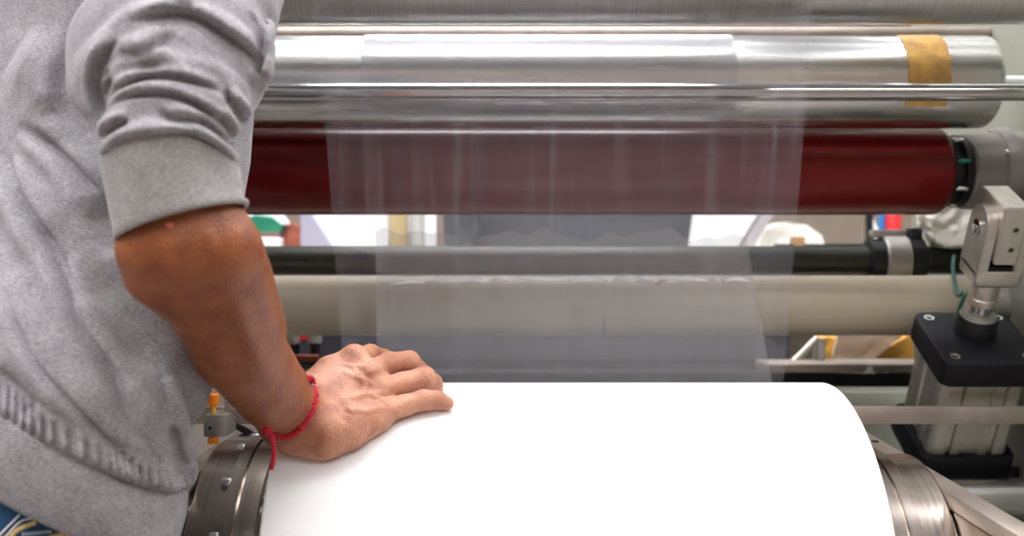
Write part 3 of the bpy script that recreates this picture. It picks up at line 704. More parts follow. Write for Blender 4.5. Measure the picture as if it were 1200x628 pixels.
# ------------------------------------------------------------------ the worker
import openvdb
def seg_dist(p, a, b):
    ab = b-a; L = float(ab @ ab)+1e-12
    t = np.clip(((p-a) @ ab)/L, 0, 1)
    return np.linalg.norm(p-(a+t[..., None]*ab), axis=-1), t
class Field:
    def __init__(s): s.ops = []
    def cap(s, a, b, ra, rb, k=.01, sub=False):
        a, b = np.array(a, float), np.array(b, float); r = max(ra, rb)+k+.012
        s.ops.append(('c', a, b, ra, rb, k, sub, np.minimum(a, b)-r, np.maximum(a, b)+r))
    def chain(s, pts, rs, k=.01, sub=False):
        Q = np.array(pts, float); r = max(rs)+k+.012
        s.ops.append(('h', Q, list(rs), None, None, k, sub, Q.min(0)-r, Q.max(0)+r))
    def ell(s, c, R, rad, k=.01):
        c = np.array(c, float); R = np.array(R, float); rad = np.array(rad, float); r = max(rad)+k+.012
        s.ops.append(('e', c, R, rad, None, k, False, c-r, c+r))
    def loft(s, secs, f, k=.02):       # (z, cx, cy, lateral, depth) sections; f = facing direction
        S = np.array(secs, float); m = max(S[:, 3].max(), S[:, 4].max())+.04
        lo = np.array([S[:, 1].min()-m, S[:, 2].min()-m, S[:, 0].min()-.03]); hi = np.array([S[:, 1].max()+m, S[:, 2].max()+m, S[:, 0].max()+.03])
        s.ops.append(('l', S, f, None, None, k, False, lo, hi))
    def fold(s, pts, h, w):            # soft ridge (h>0) or valley (h<0) along a line on the surface
        A = np.array(pts, float); r = 3*w
        s.ops.append(('f', A, h, w, None, 0, False, A.min(0)-r, A.max(0)+r))
    def pleat(s, pts, h, w, side):     # a crease with the cloth bulging over it on one side
        A = np.array(pts, float); r = 3.6*w
        s.ops.append(('p', A, h, w, np.array(side, float), 0, False, A.min(0)-r, A.max(0)+r))
    def custom(s, fn, lo, hi): s.ops.append(('x', fn, None, None, None, 0, False, np.array(lo, float), np.array(hi, float)))
    def _one(s, o, p, d):
        t = o[0]
        if t == 'c':
            q, u = seg_dist(p, o[1], o[2]); v = q-(o[3]+(o[4]-o[3])*u)
        elif t == 'h':
            Q, R_ = o[1], o[2]; v = None
            for i in range(len(Q)-1):
                q, u = seg_dist(p, Q[i], Q[i+1]); w_ = q-(R_[i]+(R_[i+1]-R_[i])*u); kk = .0035
                if v is None: v = w_
                else:
                    h = np.maximum(kk-np.abs(v-w_), 0)/kk; v = np.minimum(v, w_)-h*h*kk/4
        elif t == 'e':
            q = (p-o[1]) @ o[2]; e = q/o[3]; n0 = np.linalg.norm(e, axis=-1); n1 = np.linalg.norm(e/o[3], axis=-1)+1e-9
            v = n0*(n0-1)/n1
        elif t == 'l':
            S = o[1]; f = o[2]; z = p[..., 2]
            cx = np.interp(z, S[:, 0], S[:, 1]); cy = np.interp(z, S[:, 0], S[:, 2]); a = np.interp(z, S[:, 0], S[:, 3]); b = np.interp(z, S[:, 0], S[:, 4])
            x = p[..., 0]-cx; y = p[..., 1]-cy
            u = (x*f[1]-y*f[0])/a; w_ = (x*f[0]+y*f[1])/b
            n0 = (np.abs(u)**2.3+np.abs(w_)**2.3)**(1/2.3)
            v = (n0-1)*np.minimum(a, b)
            v = np.maximum(v, np.maximum(S[0, 0]-z, z-S[-1, 0]))
        elif t == 'f':
            A = o[1]; best = np.full(p.shape[:-1], 9.); bt = np.zeros(p.shape[:-1]); n = len(A)-1
            for i in range(n):
                q, u = seg_dist(p, A[i], A[i+1]); mk = q < best; best = np.where(mk, q, best); bt = np.where(mk, (i+u)/n, bt)
            tp = np.clip(np.minimum(bt, 1-bt)*3.5+.05, 0, 1)
            return d-o[2]*tp*np.exp(-(best/o[3])**2)
        elif t == 'p':
            A = o[1]; best = np.full(p.shape[:-1], 9.); bt = np.zeros(p.shape[:-1]); sg = np.zeros(p.shape[:-1]); n = len(A)-1
            for i in range(n):
                ab = A[i+1]-A[i]; q, u = seg_dist(p, A[i], A[i+1]); mk = q < best
                up = o[4]-ab*(o[4] @ ab)/(ab @ ab+1e-12); up[1] = 0; up /= np.linalg.norm(up)+1e-9
                sgn = (p-(A[i]+u[..., None]*ab)) @ up
                best = np.where(mk, q, best); bt = np.where(mk, (i+u)/n, bt); sg = np.where(mk, sgn, sg)
            w = o[3]; tp = np.clip(np.minimum(bt, 1-bt)*3.5+.03, 0, 1)
            off_ = np.sqrt(np.maximum(best**2-sg**2, 0)); fall = np.exp(-(off_/(2.2*w))**2)
            f = np.exp(-((sg-1.05*w)/(.85*w))**2)*.75 - np.exp(-((sg+.12*w)/(.50*w))**2)*1.0 - .30*np.exp(-((sg+1.1*w)/(1.1*w))**2)
            return d-o[2]*tp*f*fall
        elif t == 'x': return o[1](p, d)
        k = o[5]
        if o[6]:
            h = np.maximum(k-np.abs(d+v), 0)/k; return np.maximum(d, -v)+h*h*k/4
        h = np.maximum(k-np.abs(d-v), 0)/k; return np.minimum(d, v)-h*h*k/4
    def at(s, p):
        p = np.array(p, float).reshape(-1, 3); d = np.full(len(p), .6)
        for o in s.ops:
            mk = np.all((p > o[7]) & (p < o[8]), axis=1) if o[0] not in 'celh' else np.ones(len(p), bool)
            if mk.any(): d[mk] = s._one(o, p[mk], d[mk])
        return d
    def hit(s, px, py, lift=0.):       # first point of the surface along a line of sight
        dr = np.array([(px-600)/1200, 1, -(py-314)/1200]); dr /= np.linalg.norm(dr); o = np.array([0, 0, H]); t = .45
        for _ in range(160):
            e = float(s.at(o+dr*t)[0]); t += max(e*.7, 2e-4) if e > 0 else e*.7
            if abs(e) < 1.5e-4 or t > 2: break
        return o+dr*(t-lift)
    def mesh(s, lo, hi, h):
        lo = np.array(lo, float); n = np.ceil((np.array(hi)-lo)/h).astype(int)+1
        D = np.full(n, .05, np.float32)
        for o in s.ops:
            i0 = np.clip(np.floor((o[7]-lo)/h).astype(int), 0, n); i1 = np.clip(np.ceil((o[8]-lo)/h).astype(int)+1, 0, n)
            if np.any(i1 <= i0): continue
            for xa in range(i0[0], i1[0], 24):
                xb = min(xa+24, i1[0]); sl = (slice(xa, xb), slice(i0[1], i1[1]), slice(i0[2], i1[2]))
                g = np.stack(np.meshgrid(*[lo[k]+h*np.arange(sl[k].start, sl[k].stop) for k in range(3)], indexing='ij'), -1)
                if o[0] in 'fpx':
                    sub_ = D[sl]; mk_ = np.abs(sub_) < .028
                    if mk_.any(): sub_[mk_] = s._one(o, g[mk_], sub_[mk_])
                else: D[sl] = s._one(o, g, D[sl])
        D = np.clip(D, -.05, .05)
        D[0], D[-1], D[:, 0], D[:, -1], D[:, :, 0], D[:, :, -1] = (.02,)*6
        G = openvdb.FloatGrid(.05); G.copyFromArray(D.astype(np.float32)); p, q = G.convertToQuads(0.)
        p = p*h+lo
        a, b, c = p[q[:, 0]], p[q[:, 1]], p[q[:, 2]]
        if np.einsum('ij,ij->i', a, np.cross(b, c)).sum() + np.einsum('ij,ij->i', a, np.cross(c, p[q[:, 3]])).sum() < 0: q = q[:, ::-1]
        return p, q
def np_mesh(name, parts, m, parent, attr=None):
    P_ = np.concatenate([p for p, q in parts]); off = 0; Q = []
    for p, q in parts: Q.append(q.astype(int)+off); off += len(p)
    Q = np.concatenate(Q); w = Matrix.Identity(4); o = parent
    while o: w = Matrix.Translation(o.location) @ w; o = o.parent
    P0 = P_.copy(); P_ = P_-np.array(w.translation)
    me = bpy.data.meshes.new(name); nq = len(Q); me.vertices.add(len(P_)); me.vertices.foreach_set('co', P_.astype(np.float32).ravel())
    me.loops.add(nq*4); me.loops.foreach_set('vertex_index', Q.astype(np.int32).ravel()); me.polygons.add(nq)
    me.polygons.foreach_set('loop_start', np.arange(0, nq*4, 4, dtype=np.int32)); me.update(calc_edges=True); me.validate()
    if attr is not None:
        at = me.attributes.new('tan', 'FLOAT', 'POINT'); at.data.foreach_set('value', attr(P0).astype(np.float32))
    return link(name, me, m, parent)
def A(px, py, d): return np.array(P(px, py, d))

person = thing('person', 'person in a grey fleece sweatshirt and blue jeans leaning right, hand on the white roll', 'person', None, (-.42, .86, 0))
FD = (.77, .638)                                   # facing direction on the floor
RT = (FD[1], -FD[0])                               # the worker's right

# ---- body: forearm and hand
F = Field()
arm = [A(206, 150, .755), A(212, 235, .735), A(225, 285, .737), A(246, 330, .768), A(281, 408, .835), A(318, 458, .900), A(340, 483, .943)]
F.chain(arm, [.035, .037, .0405, .0395, .0365, .0322, .0303], .02)
F.cap(A(172, 294, .737), A(184, 312, .745), .018, .024, .03)          # point of the elbow
F.cap(A(270, 300, .745), A(300, 385, .81), .018, .015, .03)          # forearm muscle
W = A(346, 487, .945)
mc = {'i': [A(362, 468, .965), A(388, 437, .99), A(414, 420, 1.0)], 'm': [A(362, 476, .96), A(398, 452, .975), A(433, 435, .99)],
      'r': [A(362, 486, .955), A(402, 471, .965), A(443, 458, .985)], 'l': [A(362, 496, .95), A(400, 490, .955), A(446, 484, .968)]}
rm = {'i': [.022, .0165, .0118], 'm': [.022, .0165, .0122], 'r': [.022, .0170, .0122], 'l': [.022, .0185, .0125]}
for k_ in 'imrl': F.chain([W]+mc[k_], [.027]+rm[k_], .014)
F.chain([A(352, 498, .944), A(380, 508, .938), A(408, 503, .945), A(440, 492, .960)], [.024, .0240, .0195, .0125], .014)   # heel of the hand
fg = {'i': [A(414, 421, 1.0), A(434, 415, 1.035), A(450, 421, 1.06), A(460, 431, 1.083), A(463, 441, 1.092)],
      'm': [A(433, 436, .99), A(456, 425, 1.018), A(479, 424, 1.038), A(491, 434, 1.056), A(494, 445, 1.066)],
      'r': [A(443, 458, .985), A(472, 449, 1.003), A(497, 443, 1.017), A(507, 449, 1.029), A(509.5, 457, 1.032)],
      'l': [A(446, 484, .968), A(474, 475, .981), A(496, 468.5, .987), A(512, 468, .990), A(524, 472.5, .9915)]}
rf = {'i': [.0118, .0098, .0102, .0085, .0070], 'm': [.0125, .0106, .0112, .0095, .0080], 'r': [.0125, .0108, .0116, .0096, .0083], 'l': [.0125, .0102, .0097, .0084, .0066]}
F2s = []
for k_ in 'imrl': F.chain(fg[k_], rf[k_], .0035)
F.chain([A(362, 474, .985), A(388, 456, 1.02), A(412, 446, 1.05), A(430, 441, 1.078), A(444, 441, 1.086)], [.017, .013, .0105, .010, .008], .008)
# webbing between the knuckles
for a_, b_ in (('i', 'm'), ('m', 'r'), ('r', 'l')):
    F.cap((fg[a_][0]+fg[b_][0])/2+np.array([.001, .002, -.006]), (fg[a_][1]*.45+fg[a_][0]*.55+fg[b_][1]*.45+fg[b_][0]*.55)/2+np.array([0, .001, -.008]), .0085, .006, .006)
# knuckles and joints
F.cap(A(416, 417, .996), A(416, 417, .996), .0095, .0095, .010); F.cap(A(437, 435, .987), A(437, 435, .987), .0075, .0075, .014)
F.cap(A(446, 456, .982), A(446, 456, .982), .0075, .0075, .012)
def line(pts, lift=0.): return [F.hit(x, y, lift) for x, y in pts]
def cr(off, sc_, pts): return [(off[0]+x/sc_, off[1]+y/sc_) for x, y in pts]
O5, S5 = (370, 395), 5.98
tend = [cr(O5, S5, q) for q in ([(170, 190), (300, 210), (400, 215)], [(180, 235), (260, 275), (330, 300), (420, 340)], [(220, 430), (320, 405), (430, 400), (540, 385)],
        [(200, 490), (260, 520), (380, 520), (470, 480)], [(250, 190), (300, 270), (345, 330), (350, 380), (300, 420)], [(340, 250), (400, 240), (480, 190)], [(350, 375), (430, 430), (500, 455)])]
for q in tend: F.fold(line(q), .0036, .0024)
for q in ([(60, 360), (140, 440), (200, 500), (210, 560)], [(240, 450), (300, 470), (420, 455)]): F.fold(line(cr(O5, S5, q)), -.0016, .0045)
for q in ([(520, 275), (560, 262), (640, 235), (720, 208)], [(560, 445), (575, 420), (640, 400), (740, 385)], [(345, 150), (390, 155), (420, 130)]): F.fold(line(cr(O5, S5, q)), -.0018, .0024)
for q in ([(745, 395), (760, 425), (775, 460)], [(765, 388), (785, 420), (800, 450)], [(640, 150), (665, 175), (672, 200)], [(780, 245), (800, 270), (800, 300)], [(760, 260), (770, 290), (760, 320)], [(470, 515), (490, 540), (500, 555)], [(450, 530), (480, 560), (500, 590)]):
    F.fold(line(cr(O5, S5, q)), -.0008, .0012)
F.fold(line([(372, 452), (385, 470), (400, 490), (415, 500)]), -.0010, .003)
F.fold(line([(350, 500), (362, 480), (372, 462)]), .0012, .006)
F.fold(line([(240, 262), (246, 280), (252, 300)]), .0016, .004)
F.fold(line([(262, 330), (290, 390), (315, 440)]), .0022, .007)
F.fold(line([(225, 330), (260, 400), (300, 465)]), -.0020, .012)
fore = F.mesh((-.375, .62, H-.23), (-.03, 1.13, H+.20), .0016)
# ---- body: the rest, coarser and inside the clothes
def V(x, y, z): return np.array([x, y, H+z])
B = Field()
rsh = V(-.265, .815, .275); lsh = V(-.52, 1.02, .27)
B.chain([rsh, A(206, 160, .755)], [.036, .036], .01)
B.loft([(H-.25, -.44, .885, .140, .090), (H-.1, -.42, .90, .140, .090), (H+.0, -.41, .94, .140, .095), (H+.1, -.40, .985, .140, .095), (H+.22, -.395, 1.0, .145, .09), (H+.31, -.39, .99, .10, .07)], FD, .05)
B.chain([lsh, V(-.545, 1.0, .0)], [.05, .040], .04); B.chain([V(-.545, 1.0, .0), V(-.50, .99, -.24)], [.036, .026], .02)
B.chain([V(-.50, .99, -.24), V(-.485, .995, -.30)], [.027, .025], .02)
for j in range(4):
    b0 = V(-.487+.006*(j-1.5), .975+.014*j, -.315); B.chain([b0, b0+np.array([.006, 0, -.04]), b0+np.array([.016, 0, -.068+.006*abs(j-1.5)])], [.009, .008, .0065], .004)
B.chain([V(-.49, .975, -.27), V(-.47, .955, -.31), V(-.462, .955, -.34)], [.013, .010, .008], .006)
B.chain([V(-.385, .975, .28), V(-.345, 1.0, .385)], [.058, .052], .04)
hc = V(-.300, 1.022, .475)
fr_ = np.array([FD[0], FD[1], -.35]); fr_ /= np.linalg.norm(fr_); rt_ = np.array([RT[0], RT[1], 0]); rt_ /= np.linalg.norm(rt_); up_ = np.cross(rt_, fr_)
RM = np.stack([rt_, fr_, up_], 1)
def hd(x, y, z): return hc+RM @ np.array([x, y, z])
B.ell(hd(0, -.005, .02), RM, (.074, .094, .092), .02); B.chain([hd(0, .035, -.05), hd(0, .055, -.085)], [.050, .030], .03)
B.ell(hd(0, .072, .012), RM, (.052, .020, .012), .02)
B.chain([hd(0, .088, .005), hd(0, .108, -.028)], [.009, .012], .010); B.chain([hd(-.012, .094, -.030), hd(.012, .094, -.030)], [.008, .008], .008)
B.chain([hd(-.022, .088, -.056), hd(.022, .088, -.056)], [.006, .006], .006); B.chain([hd(-.018, .086, -.066), hd(.018, .086, -.066)], [.007, .007], .006)
for sx_ in (-1, 1):
    B.cap(hd(.030*sx_, .080, -.004), hd(.030*sx_, .080, -.004), .013, .013, .008)
    B.ell(hd(.077*sx_, -.005, -.01), RM, (.009, .018, .030), .008)
# legs inside the jeans, and feet
hipR, hipL = V(-.405, .84, -.26), V(-.51, .93, -.26)
kneeR, kneeL = np.array([-.35, .80, .56]), np.array([-.50, .93, .56]); ankR, ankL = np.array([-.385, .76, .10]), np.array([-.53, .90, .10])
for hp, kn, an in ((hipR, kneeR, ankR), (hipL, kneeL, ankL)): B.chain([hp, kn, an], [.07, .050, .036], .03)
rest = B.mesh((-.66, .64, .02), (-.14, 1.16, H+.60), .0055)
def bounce_fade(p):  # fades out the hand's painted bounce light towards the forearm
    d_ = p[:, 1]*0
    ax = np.array(A(350, 480, .945)); dirn = np.array(A(440, 455, .99))-np.array(A(240, 330, .82)); dirn /= np.linalg.norm(dirn)
    s_ = (p-ax) @ dirn
    s2 = np.clip((-s_+.035)/.075, 0, 1); s2 = s2*s2*(3-2*s2)
    return np.clip(s2, 0, 1)
body = np_mesh('body', [fore, rest], M['skin'], person, bounce_fade)
# small healed mark on the elbow
bm = bm_new(); q = F.hit(199, 264, -.0006); bmesh.ops.create_uvsphere(bm, u_segments=16, v_segments=8, radius=.0028)
bmesh.ops.transform(bm, matrix=Matrix.Translation(q) @ Matrix.Diagonal((1.3, .35, .8, 1)), verts=bm.verts); o_ = bm_obj('skin_mark', bm, mat('pink_skin', (.75, .20, .12), .5), body); o_['label'] = 'small pink mark on the elbow'
# hair
Hh = Field(); Hh.ell(hd(0, -.014, .034), RM, (.081, .097, .092), .01); Hh.chain([hd(-.05, -.06, -.02), hd(.05, -.06, -.02)], [.04, .04], .02)
def cutface(p, d):
    q_ = (p-hc) @ RM; return np.maximum(d, np.minimum(q_[..., 1]-.035, -(q_[..., 2]-.060)*1.0))
def cutface2(p, d):
    q_ = (p-hc) @ RM; return np.maximum(d, np.minimum(q_[..., 1]-.02+.0*q_[..., 2], .062-q_[..., 2]))
Hh.custom(cutface2, hc-.2, hc+.2)
np_mesh('hair', [Hh.mesh(hc-.14, hc+.14, .004)], M['hair'], person)

# ---- sweatshirt
M['cuff'] = M['fleece'].copy(); M['cuff'].name = 'warm_lit_rib_knit'  # fleece copy tinted warmer, the light's warmth painted in
for n_ in M['cuff'].node_tree.nodes:
    if n_.type == 'VALTORGB': n_.color_ramp.elements[0].color = (.21, .195, .19, 1); n_.color_ramp.elements[1].color = (.43, .405, .39, 1)
S = Field()
secs = [(H-.30, -.435, .880, .168, .118), (H-.17, -.420, .885, .172, .120), (H-.09, -.404, .900, .176, .124), (H-.03, -.400, .925, .176, .126), (H+.02, -.404, .955, .176, .126), (H+.10, -.400, .990, .178, .126), (H+.20, -.396, 1.005, .180, .124), (H+.27, -.388, .990, .165, .110), (H+.32, -.38, .985, .10, .085)]
S.loft(secs, FD, .03)
S.chain([V(-.52, 1.02, .25), V(-.55, 1.0, .0), V(-.505, .99, -.20)], [.070, .056, .042], .04)
Storso_ops = len(S.ops)
slv = [(A(244, -80, .83), .072), (A(238, -30, .81), .064), (A(232, 8, .795), .0610), (A(206, 62, .775), .0706), (A(199, 98, .757), .0630), (A(204, 135, .743), .0550), (A(200, 165, .735), .0496)]
S.chain([a for a, r_ in slv], [r_ for a, r_ in slv], .006)
S.cap(A(112, 98, .757), A(122, 60, .775), .014, .020, .03)            # sagging fold at the back of the sleeve
S.cap(A(290, 60, .76), A(302, 84, .757), .014, .006, .03)
def c1(pts): return cr((80, 0), 4.188, pts)
def c2_(pts): return cr((80, 130), 3.692, pts)
def dens(pts):
    q = smooth_path([(x, y, 0) for x, y in pts], 12); out = [q[0]]
    for p_ in q[1:]:
        if (p_-out[-1]).length > 7: out.append(p_)
    out.append(q[-1]); return [(p_.x, p_.y) for p_ in out]
def sl(pts): return [S.hit(x, y) for x, y in dens(pts)]
valleys = [
 (c1([(300, 110), (420, 72), (520, 60), (620, 78), (760, 160), (880, 250), (935, 320)]), .0085, .0048),
 (c1([(255, 195), (180, 262), (138, 340), (130, 440), (150, 545), (160, 600)]), .010, .0050),
 (c1([(250, 268), (330, 268), (430, 235), (500, 150)]), .0050, .006),
 (c1([(310, 330), (400, 320), (480, 330), (540, 318)]), .0042, .008),
 (c1([(170, 510), (250, 432), (330, 395), (400, 375), (520, 375), (640, 408), (740, 445)]), .0060, .0038),
 (c1([(180, 535), (300, 472), (420, 458), (560, 482), (700, 560), (790, 640)]), .0062, .0040),
 (c1([(450, 540), (500, 580), (580, 605), (640, 640)]), .0045, .005),
 (c2_([(145, 112), (180, 72), (225, 50), (262, 45)]), .0065, .0034),
 (c2_([(148, 215), (230, 142), (300, 122), (380, 112), (520, 108), (600, 140), (660, 190), (718, 265)]), .0090, .0042),
 (c1([(1000, 90), (960, 170), (948, 240)]), .005, .004),
 (c1([(775, 435), (800, 490), (840, 540), (880, 600)]), .0060, .0040),
 (c1([(895, 50), (935, 170), (955, 235)]), .005, .004),
 (c1([(965, 270), (945, 325), (935, 360)]), .006, .004),
 (c1([(480, 0), (560, 20), (640, 30)]), .004, .005),
 (c2_([(440, 0), (520, 30), (600, 60), (680, 130), (715, 160)]), .0045, .0045),
 (c2_([(640, 0), (690, 60), (715, 120)]), .0045, .004),
 (c1([(210, 370), (190, 420), (150, 470)]), .005, .0036),
 (c1([(205, 340), (170, 370), (150, 420)]), .003, .003),
]
ridges = [
 (c1([(85, 300), (110, 240), (200, 160), (300, 80), (420, 40)]), .006, .007),
 (c1([(160, 330), (190, 280), (270, 225), (380, 215), (470, 175)]), .005, .006),
 (c1([(150, 470), (200, 380), (290, 300), (400, 263), (480, 275), (560, 295)]), .0055, .0055),
 (c1([(400, 345), (560, 315), (680, 330), (770, 370), (850, 440), (885, 560)]), .0065, .006),
 (c1([(540, 70), (680, 150), (820, 220), (900, 300), (945, 400)]), .004, .009),
 (c1([(200, 480), (330, 412), (500, 402), (650, 440), (800, 540)]), .0055, .0042),
 (c1([(150, 600), (250, 515), (400, 486), (540, 515), (660, 590)]), .0045, .006),
 (c2_([(135, 185), (180, 125), (240, 98), (380, 74), (540, 84), (660, 150), (728, 232)]), .0072, .0050),
 (c2_([(125, 130), (160, 60), (240, 10)]), .005, .005),
 (c1([(60, 380), (40, 440), (100, 560)]), .003, .008),
 (c1([(640, 45), (760, 100), (900, 200), (960, 240)]), .006, .006),
 (c1([(760, 400), (790, 420), (830, 500)]), .005, .0035),
]
FO = []
PL = []
for i_, (pts, h_, w_) in enumerate(valleys):
    sd_ = (-1, 0, .4) if i_ in (1,) else ((1, 0, .5) if i_ in (9, 11, 12) else (0, 0, 1))
    PL.append((sl(pts), h_*1.4, w_*1.1, sd_))
for pts, h_, w_ in ridges: FO.append((sl(pts), h_*.8, w_))
T2 = Field(); T2.ops = S.ops[:Storso_ops]
def tl(pts): return [T2.hit(x, y) for x, y in dens(pts)]
tors = [
 ([(24, 148), (40, 158), (60, 172), (85, 198), (120, 236)], -.006, .007), ([(30, 140), (62, 158), (95, 190), (125, 222)], .004, .009),
 ([(0, 176), (19, 225), (48, 280), (60, 300)], -.006, .008), ([(12, 185), (34, 230), (64, 280)], .004, .010),
 ([(0, 336), (23, 385), (50, 431), (88, 473), (122, 508), (165, 552)], -.0065, .0038), ([(10, 322), (36, 378), (62, 424), (98, 466), (135, 502), (172, 546)], .0045, .009),
 ([(-6, 350), (14, 395), (42, 440), (80, 482), (116, 520)], .0030, .010),
 ([(23, 236), (57, 286), (92, 378), (118, 418), (134, 445), (155, 494), (184, 530)], -.0070, .0055), ([(70, 300), (106, 380), (134, 420), (150, 445), (172, 490), (196, 526)], .0050, .010),
 ([(76, 390), (105, 440), (132, 490), (160, 530)], .0040, .010),
 ([(197, 440), (209, 478), (217, 520), (222, 560)], .0060, .007), ([(196, 496), (204, 526), (214, 552)], -.007, .006), ([(206, 440), (228, 490), (232, 520)], -.004, .010),
 ([(150, 440), (170, 480), (182, 500)], .003, .009), ([(100, 60), (104, 120), (116, 170)], -.004, .018), ([(20, 60), (50, 90), (70, 130)], .004, .02),
 ([(110, 230), (130, 262), (150, 300)], -.006, .014), ([(60, 210), (95, 250), (128, 300), (170, 360)], .004, .015), ([(100, 300), (130, 340), (160, 390), (175, 440)], -.004, .016),
 ([(0, 430), (20, 460), (40, 490)], -.003, .012), ([(20, 400), (40, 450), (70, 495)], .003, .010),
]
for pts, h_, w_ in tors:
    if h_ < 0 and w_ < .0085: PL.append((tl(pts), -h_*1.9, w_*1.3, (-1, 0, -.6)))
    else: FO.append((tl(pts), h_*2.8, w_*1.2))
FO.append((tl([(150, -6), (118, 30), (93, 62), (80, 98), (86, 132), (104, 160)]), -.020, .011))
# stitched seams: back-to-side seam, shoulder seam
FO.append((tl([(191, 378), (189, 423), (193, 470), (188, 500), (184, 528)]), -.0045, .0022))
FO.append((tl([(30, 90), (72, 143), (95, 178), (121, 224)]), -.0018, .0018)); FO.append((tl([(36, 88), (77, 141), (100, 176), (124, 219)]), .0010, .0022))
for a_, h_, w_ in FO: S.fold(a_, h_, w_)
for a_, h_, w_, sd_ in PL: S.pleat(a_, h_, w_, sd_)
# hem plane: passes through three measured points of the seam
h0, h1 = T2.hit(2, 489), T2.hit(105, 546)
for xx_ in range(212, 150, -3):
    h2 = T2.hit(xx_, 573)
    if h2[1] < 1.2: break
hn = np.cross(h1-h0, h2-h0); hn /= np.linalg.norm(hn); hn = hn*np.sign(hn[2])
if hn[2] < .6: hn = np.array([FD[0]*.5, FD[1]*.5, 1.]); hn /= np.linalg.norm(hn); h0 = (h0+h1+h2)/3
def hemcut(p, d):
    e = (p-h0) @ hn
    ang = np.arctan2(p[..., 1]-.885, p[..., 0]+.425)
    rib = .0030*np.sin(ang*150+3*np.sin(ang*17))*np.exp(-((e-.010)/.009)**2)
    roll = .0045*np.exp(-((e-.007)/.006)**2)-.0035*np.exp(-((e-.0225)/.004)**2)
    c_ = .006*np.clip(e/.03, 0, 1)*0
    return np.maximum(d-rib-roll, -e)
S.custom(hemcut, (-.75, .6, H-.35), (-.1, 1.25, H-.0))
# neck opening
nk = V(-.36, .99, .34); 
S.cap(nk, nk+np.array([.03, .03, .1]), .058, .062, .01, True)
sw = np_mesh('sweatshirt', [S.mesh((-.66, .66, H-.30), (-.12, 1.13, H+.34), .0017)], M['fleece'], person)
# hem band: a ring below the seam
def surf_r(fld, c, dv_):
    t = .30
    for _ in range(60):
        e = float(fld.at(c+dv_*t)[0]); t -= e*.6
        if abs(e) < 2e-4: break
    return t
def ring_strip(name, rows, m, parent, close=True):
    bm = bm_new(); R_ = [[bm.verts.new(tuple(p)) for p in row] for row in rows]; n = len(rows[0])
    for a_, b_ in zip(R_, R_[1:]+([R_[0]] if close else [])):
        for i in range(n): bm.faces.new((a_[i], a_[(i+1) % n], b_[(i+1) % n], b_[i]))
    return bm_obj(name, bm, m, parent, deg=180)
cen = np.array([-.425, .885, 0]); cen[2] = h0[2]-((cen-h0)[:2] @ hn[:2])/hn[2]
e1 = np.cross(hn, [0, 1, 0]); e1 /= np.linalg.norm(e1); e2 = np.cross(hn, e1)
NB = 200; base = []
for i in range(NB):
    a_ = 2*PI*i/NB; dv_ = e1*math.cos(a_)+e2*math.sin(a_); base.append((dv_, surf_r(T2, cen, dv_), a_))
BW = .060
hd_ = hn*np.array([.2, .2, 1]); hd_ /= np.linalg.norm(hd_)
AR0 = max(base, key=lambda b_: b_[0][0])[2]
rows = []
for off, ins in ((.004, -.006), (.001, -.0010), (-.003, .0018), (-.010, .0030), (-.025, .0035), (-.040, .0020), (-.052, -.0005), (-BW+.003, -.0040), (-BW, -.0060), (-BW+.001, -.0085), (-.05, -.009), (-.02, -.010), (.0, -.011)):
    rows.append([cen+hd_*(off+.003*math.sin(3*a_+1)*(off < -.02)) + dv_*(t_*(1+.0*off)+ins+.0012*math.sin(a_*9+off*60)) for dv_, t_, a_ in base])
band = ring_strip('hem_band', rows, M['fleece'], sw)
# rolled sleeve cuff
rows = []; NC = 120
cb, ub1, ub2 = A(212, 262, .735), np.array([.0459, 0, .0137]), np.array([.004, -.0465, .003])
ct, ut1, ut2 = A(200, 196, .737), np.array([.0482, 0, .0015]), np.array([0, -.0505, .0202])
for v_, ins in ((-.03, .90), (.0, .985), (.10, 1.01), (.25, 1.012), (.45, 1.0), (.62, 1.0), (.78, 1.002), (.90, 1.015), (.97, 1.02), (1.0, 1.0), (1.005, .975), (.98, .95), (.8, .94), (.4, .93), (.05, .92)):
    row = []
    for i in range(NC):
        a_ = 2*PI*i/NC; c_ = ct*(1-v_)+cb*v_; u1_ = ut1*(1-v_)+ub1*v_; u2_ = ut2*(1-v_)+ub2*v_
        wv = 1+.012*math.sin(v_*9+a_*2)*math.cos(a_)+.010*math.sin(a_*3+v_*4)
        if math.cos(a_) > 0: wv += .035*math.sin(v_*15+.4)*math.cos(a_)**6*(.1 < v_ < 1.01)
        row.append(c_+(u1_*math.cos(a_)+u2_*math.sin(a_))*ins*wv)
    rows.append(row)
cuff = ring_strip('sleeve_cuff', rows, M['cuff'], sw); cuff['label'] = 'rolled-up ribbed sleeve cuff at the elbow'
# collar ring
rows = []
for z_, r_ in ((-.012, .062), (.008, .060), (.026, .058), (.028, .055), (.020, .053), (-.01, .054)):
    rows.append([nk+np.array([.012+z_*.3, .012+z_*.3, z_-.004])+np.array([math.cos(2*PI*i/60)*r_*1.05, math.sin(2*PI*i/60)*r_, -.010*math.cos(2*PI*i/60-.6)]) for i in range(60)])
ring_strip('collar', rows, M['fleece'], sw)

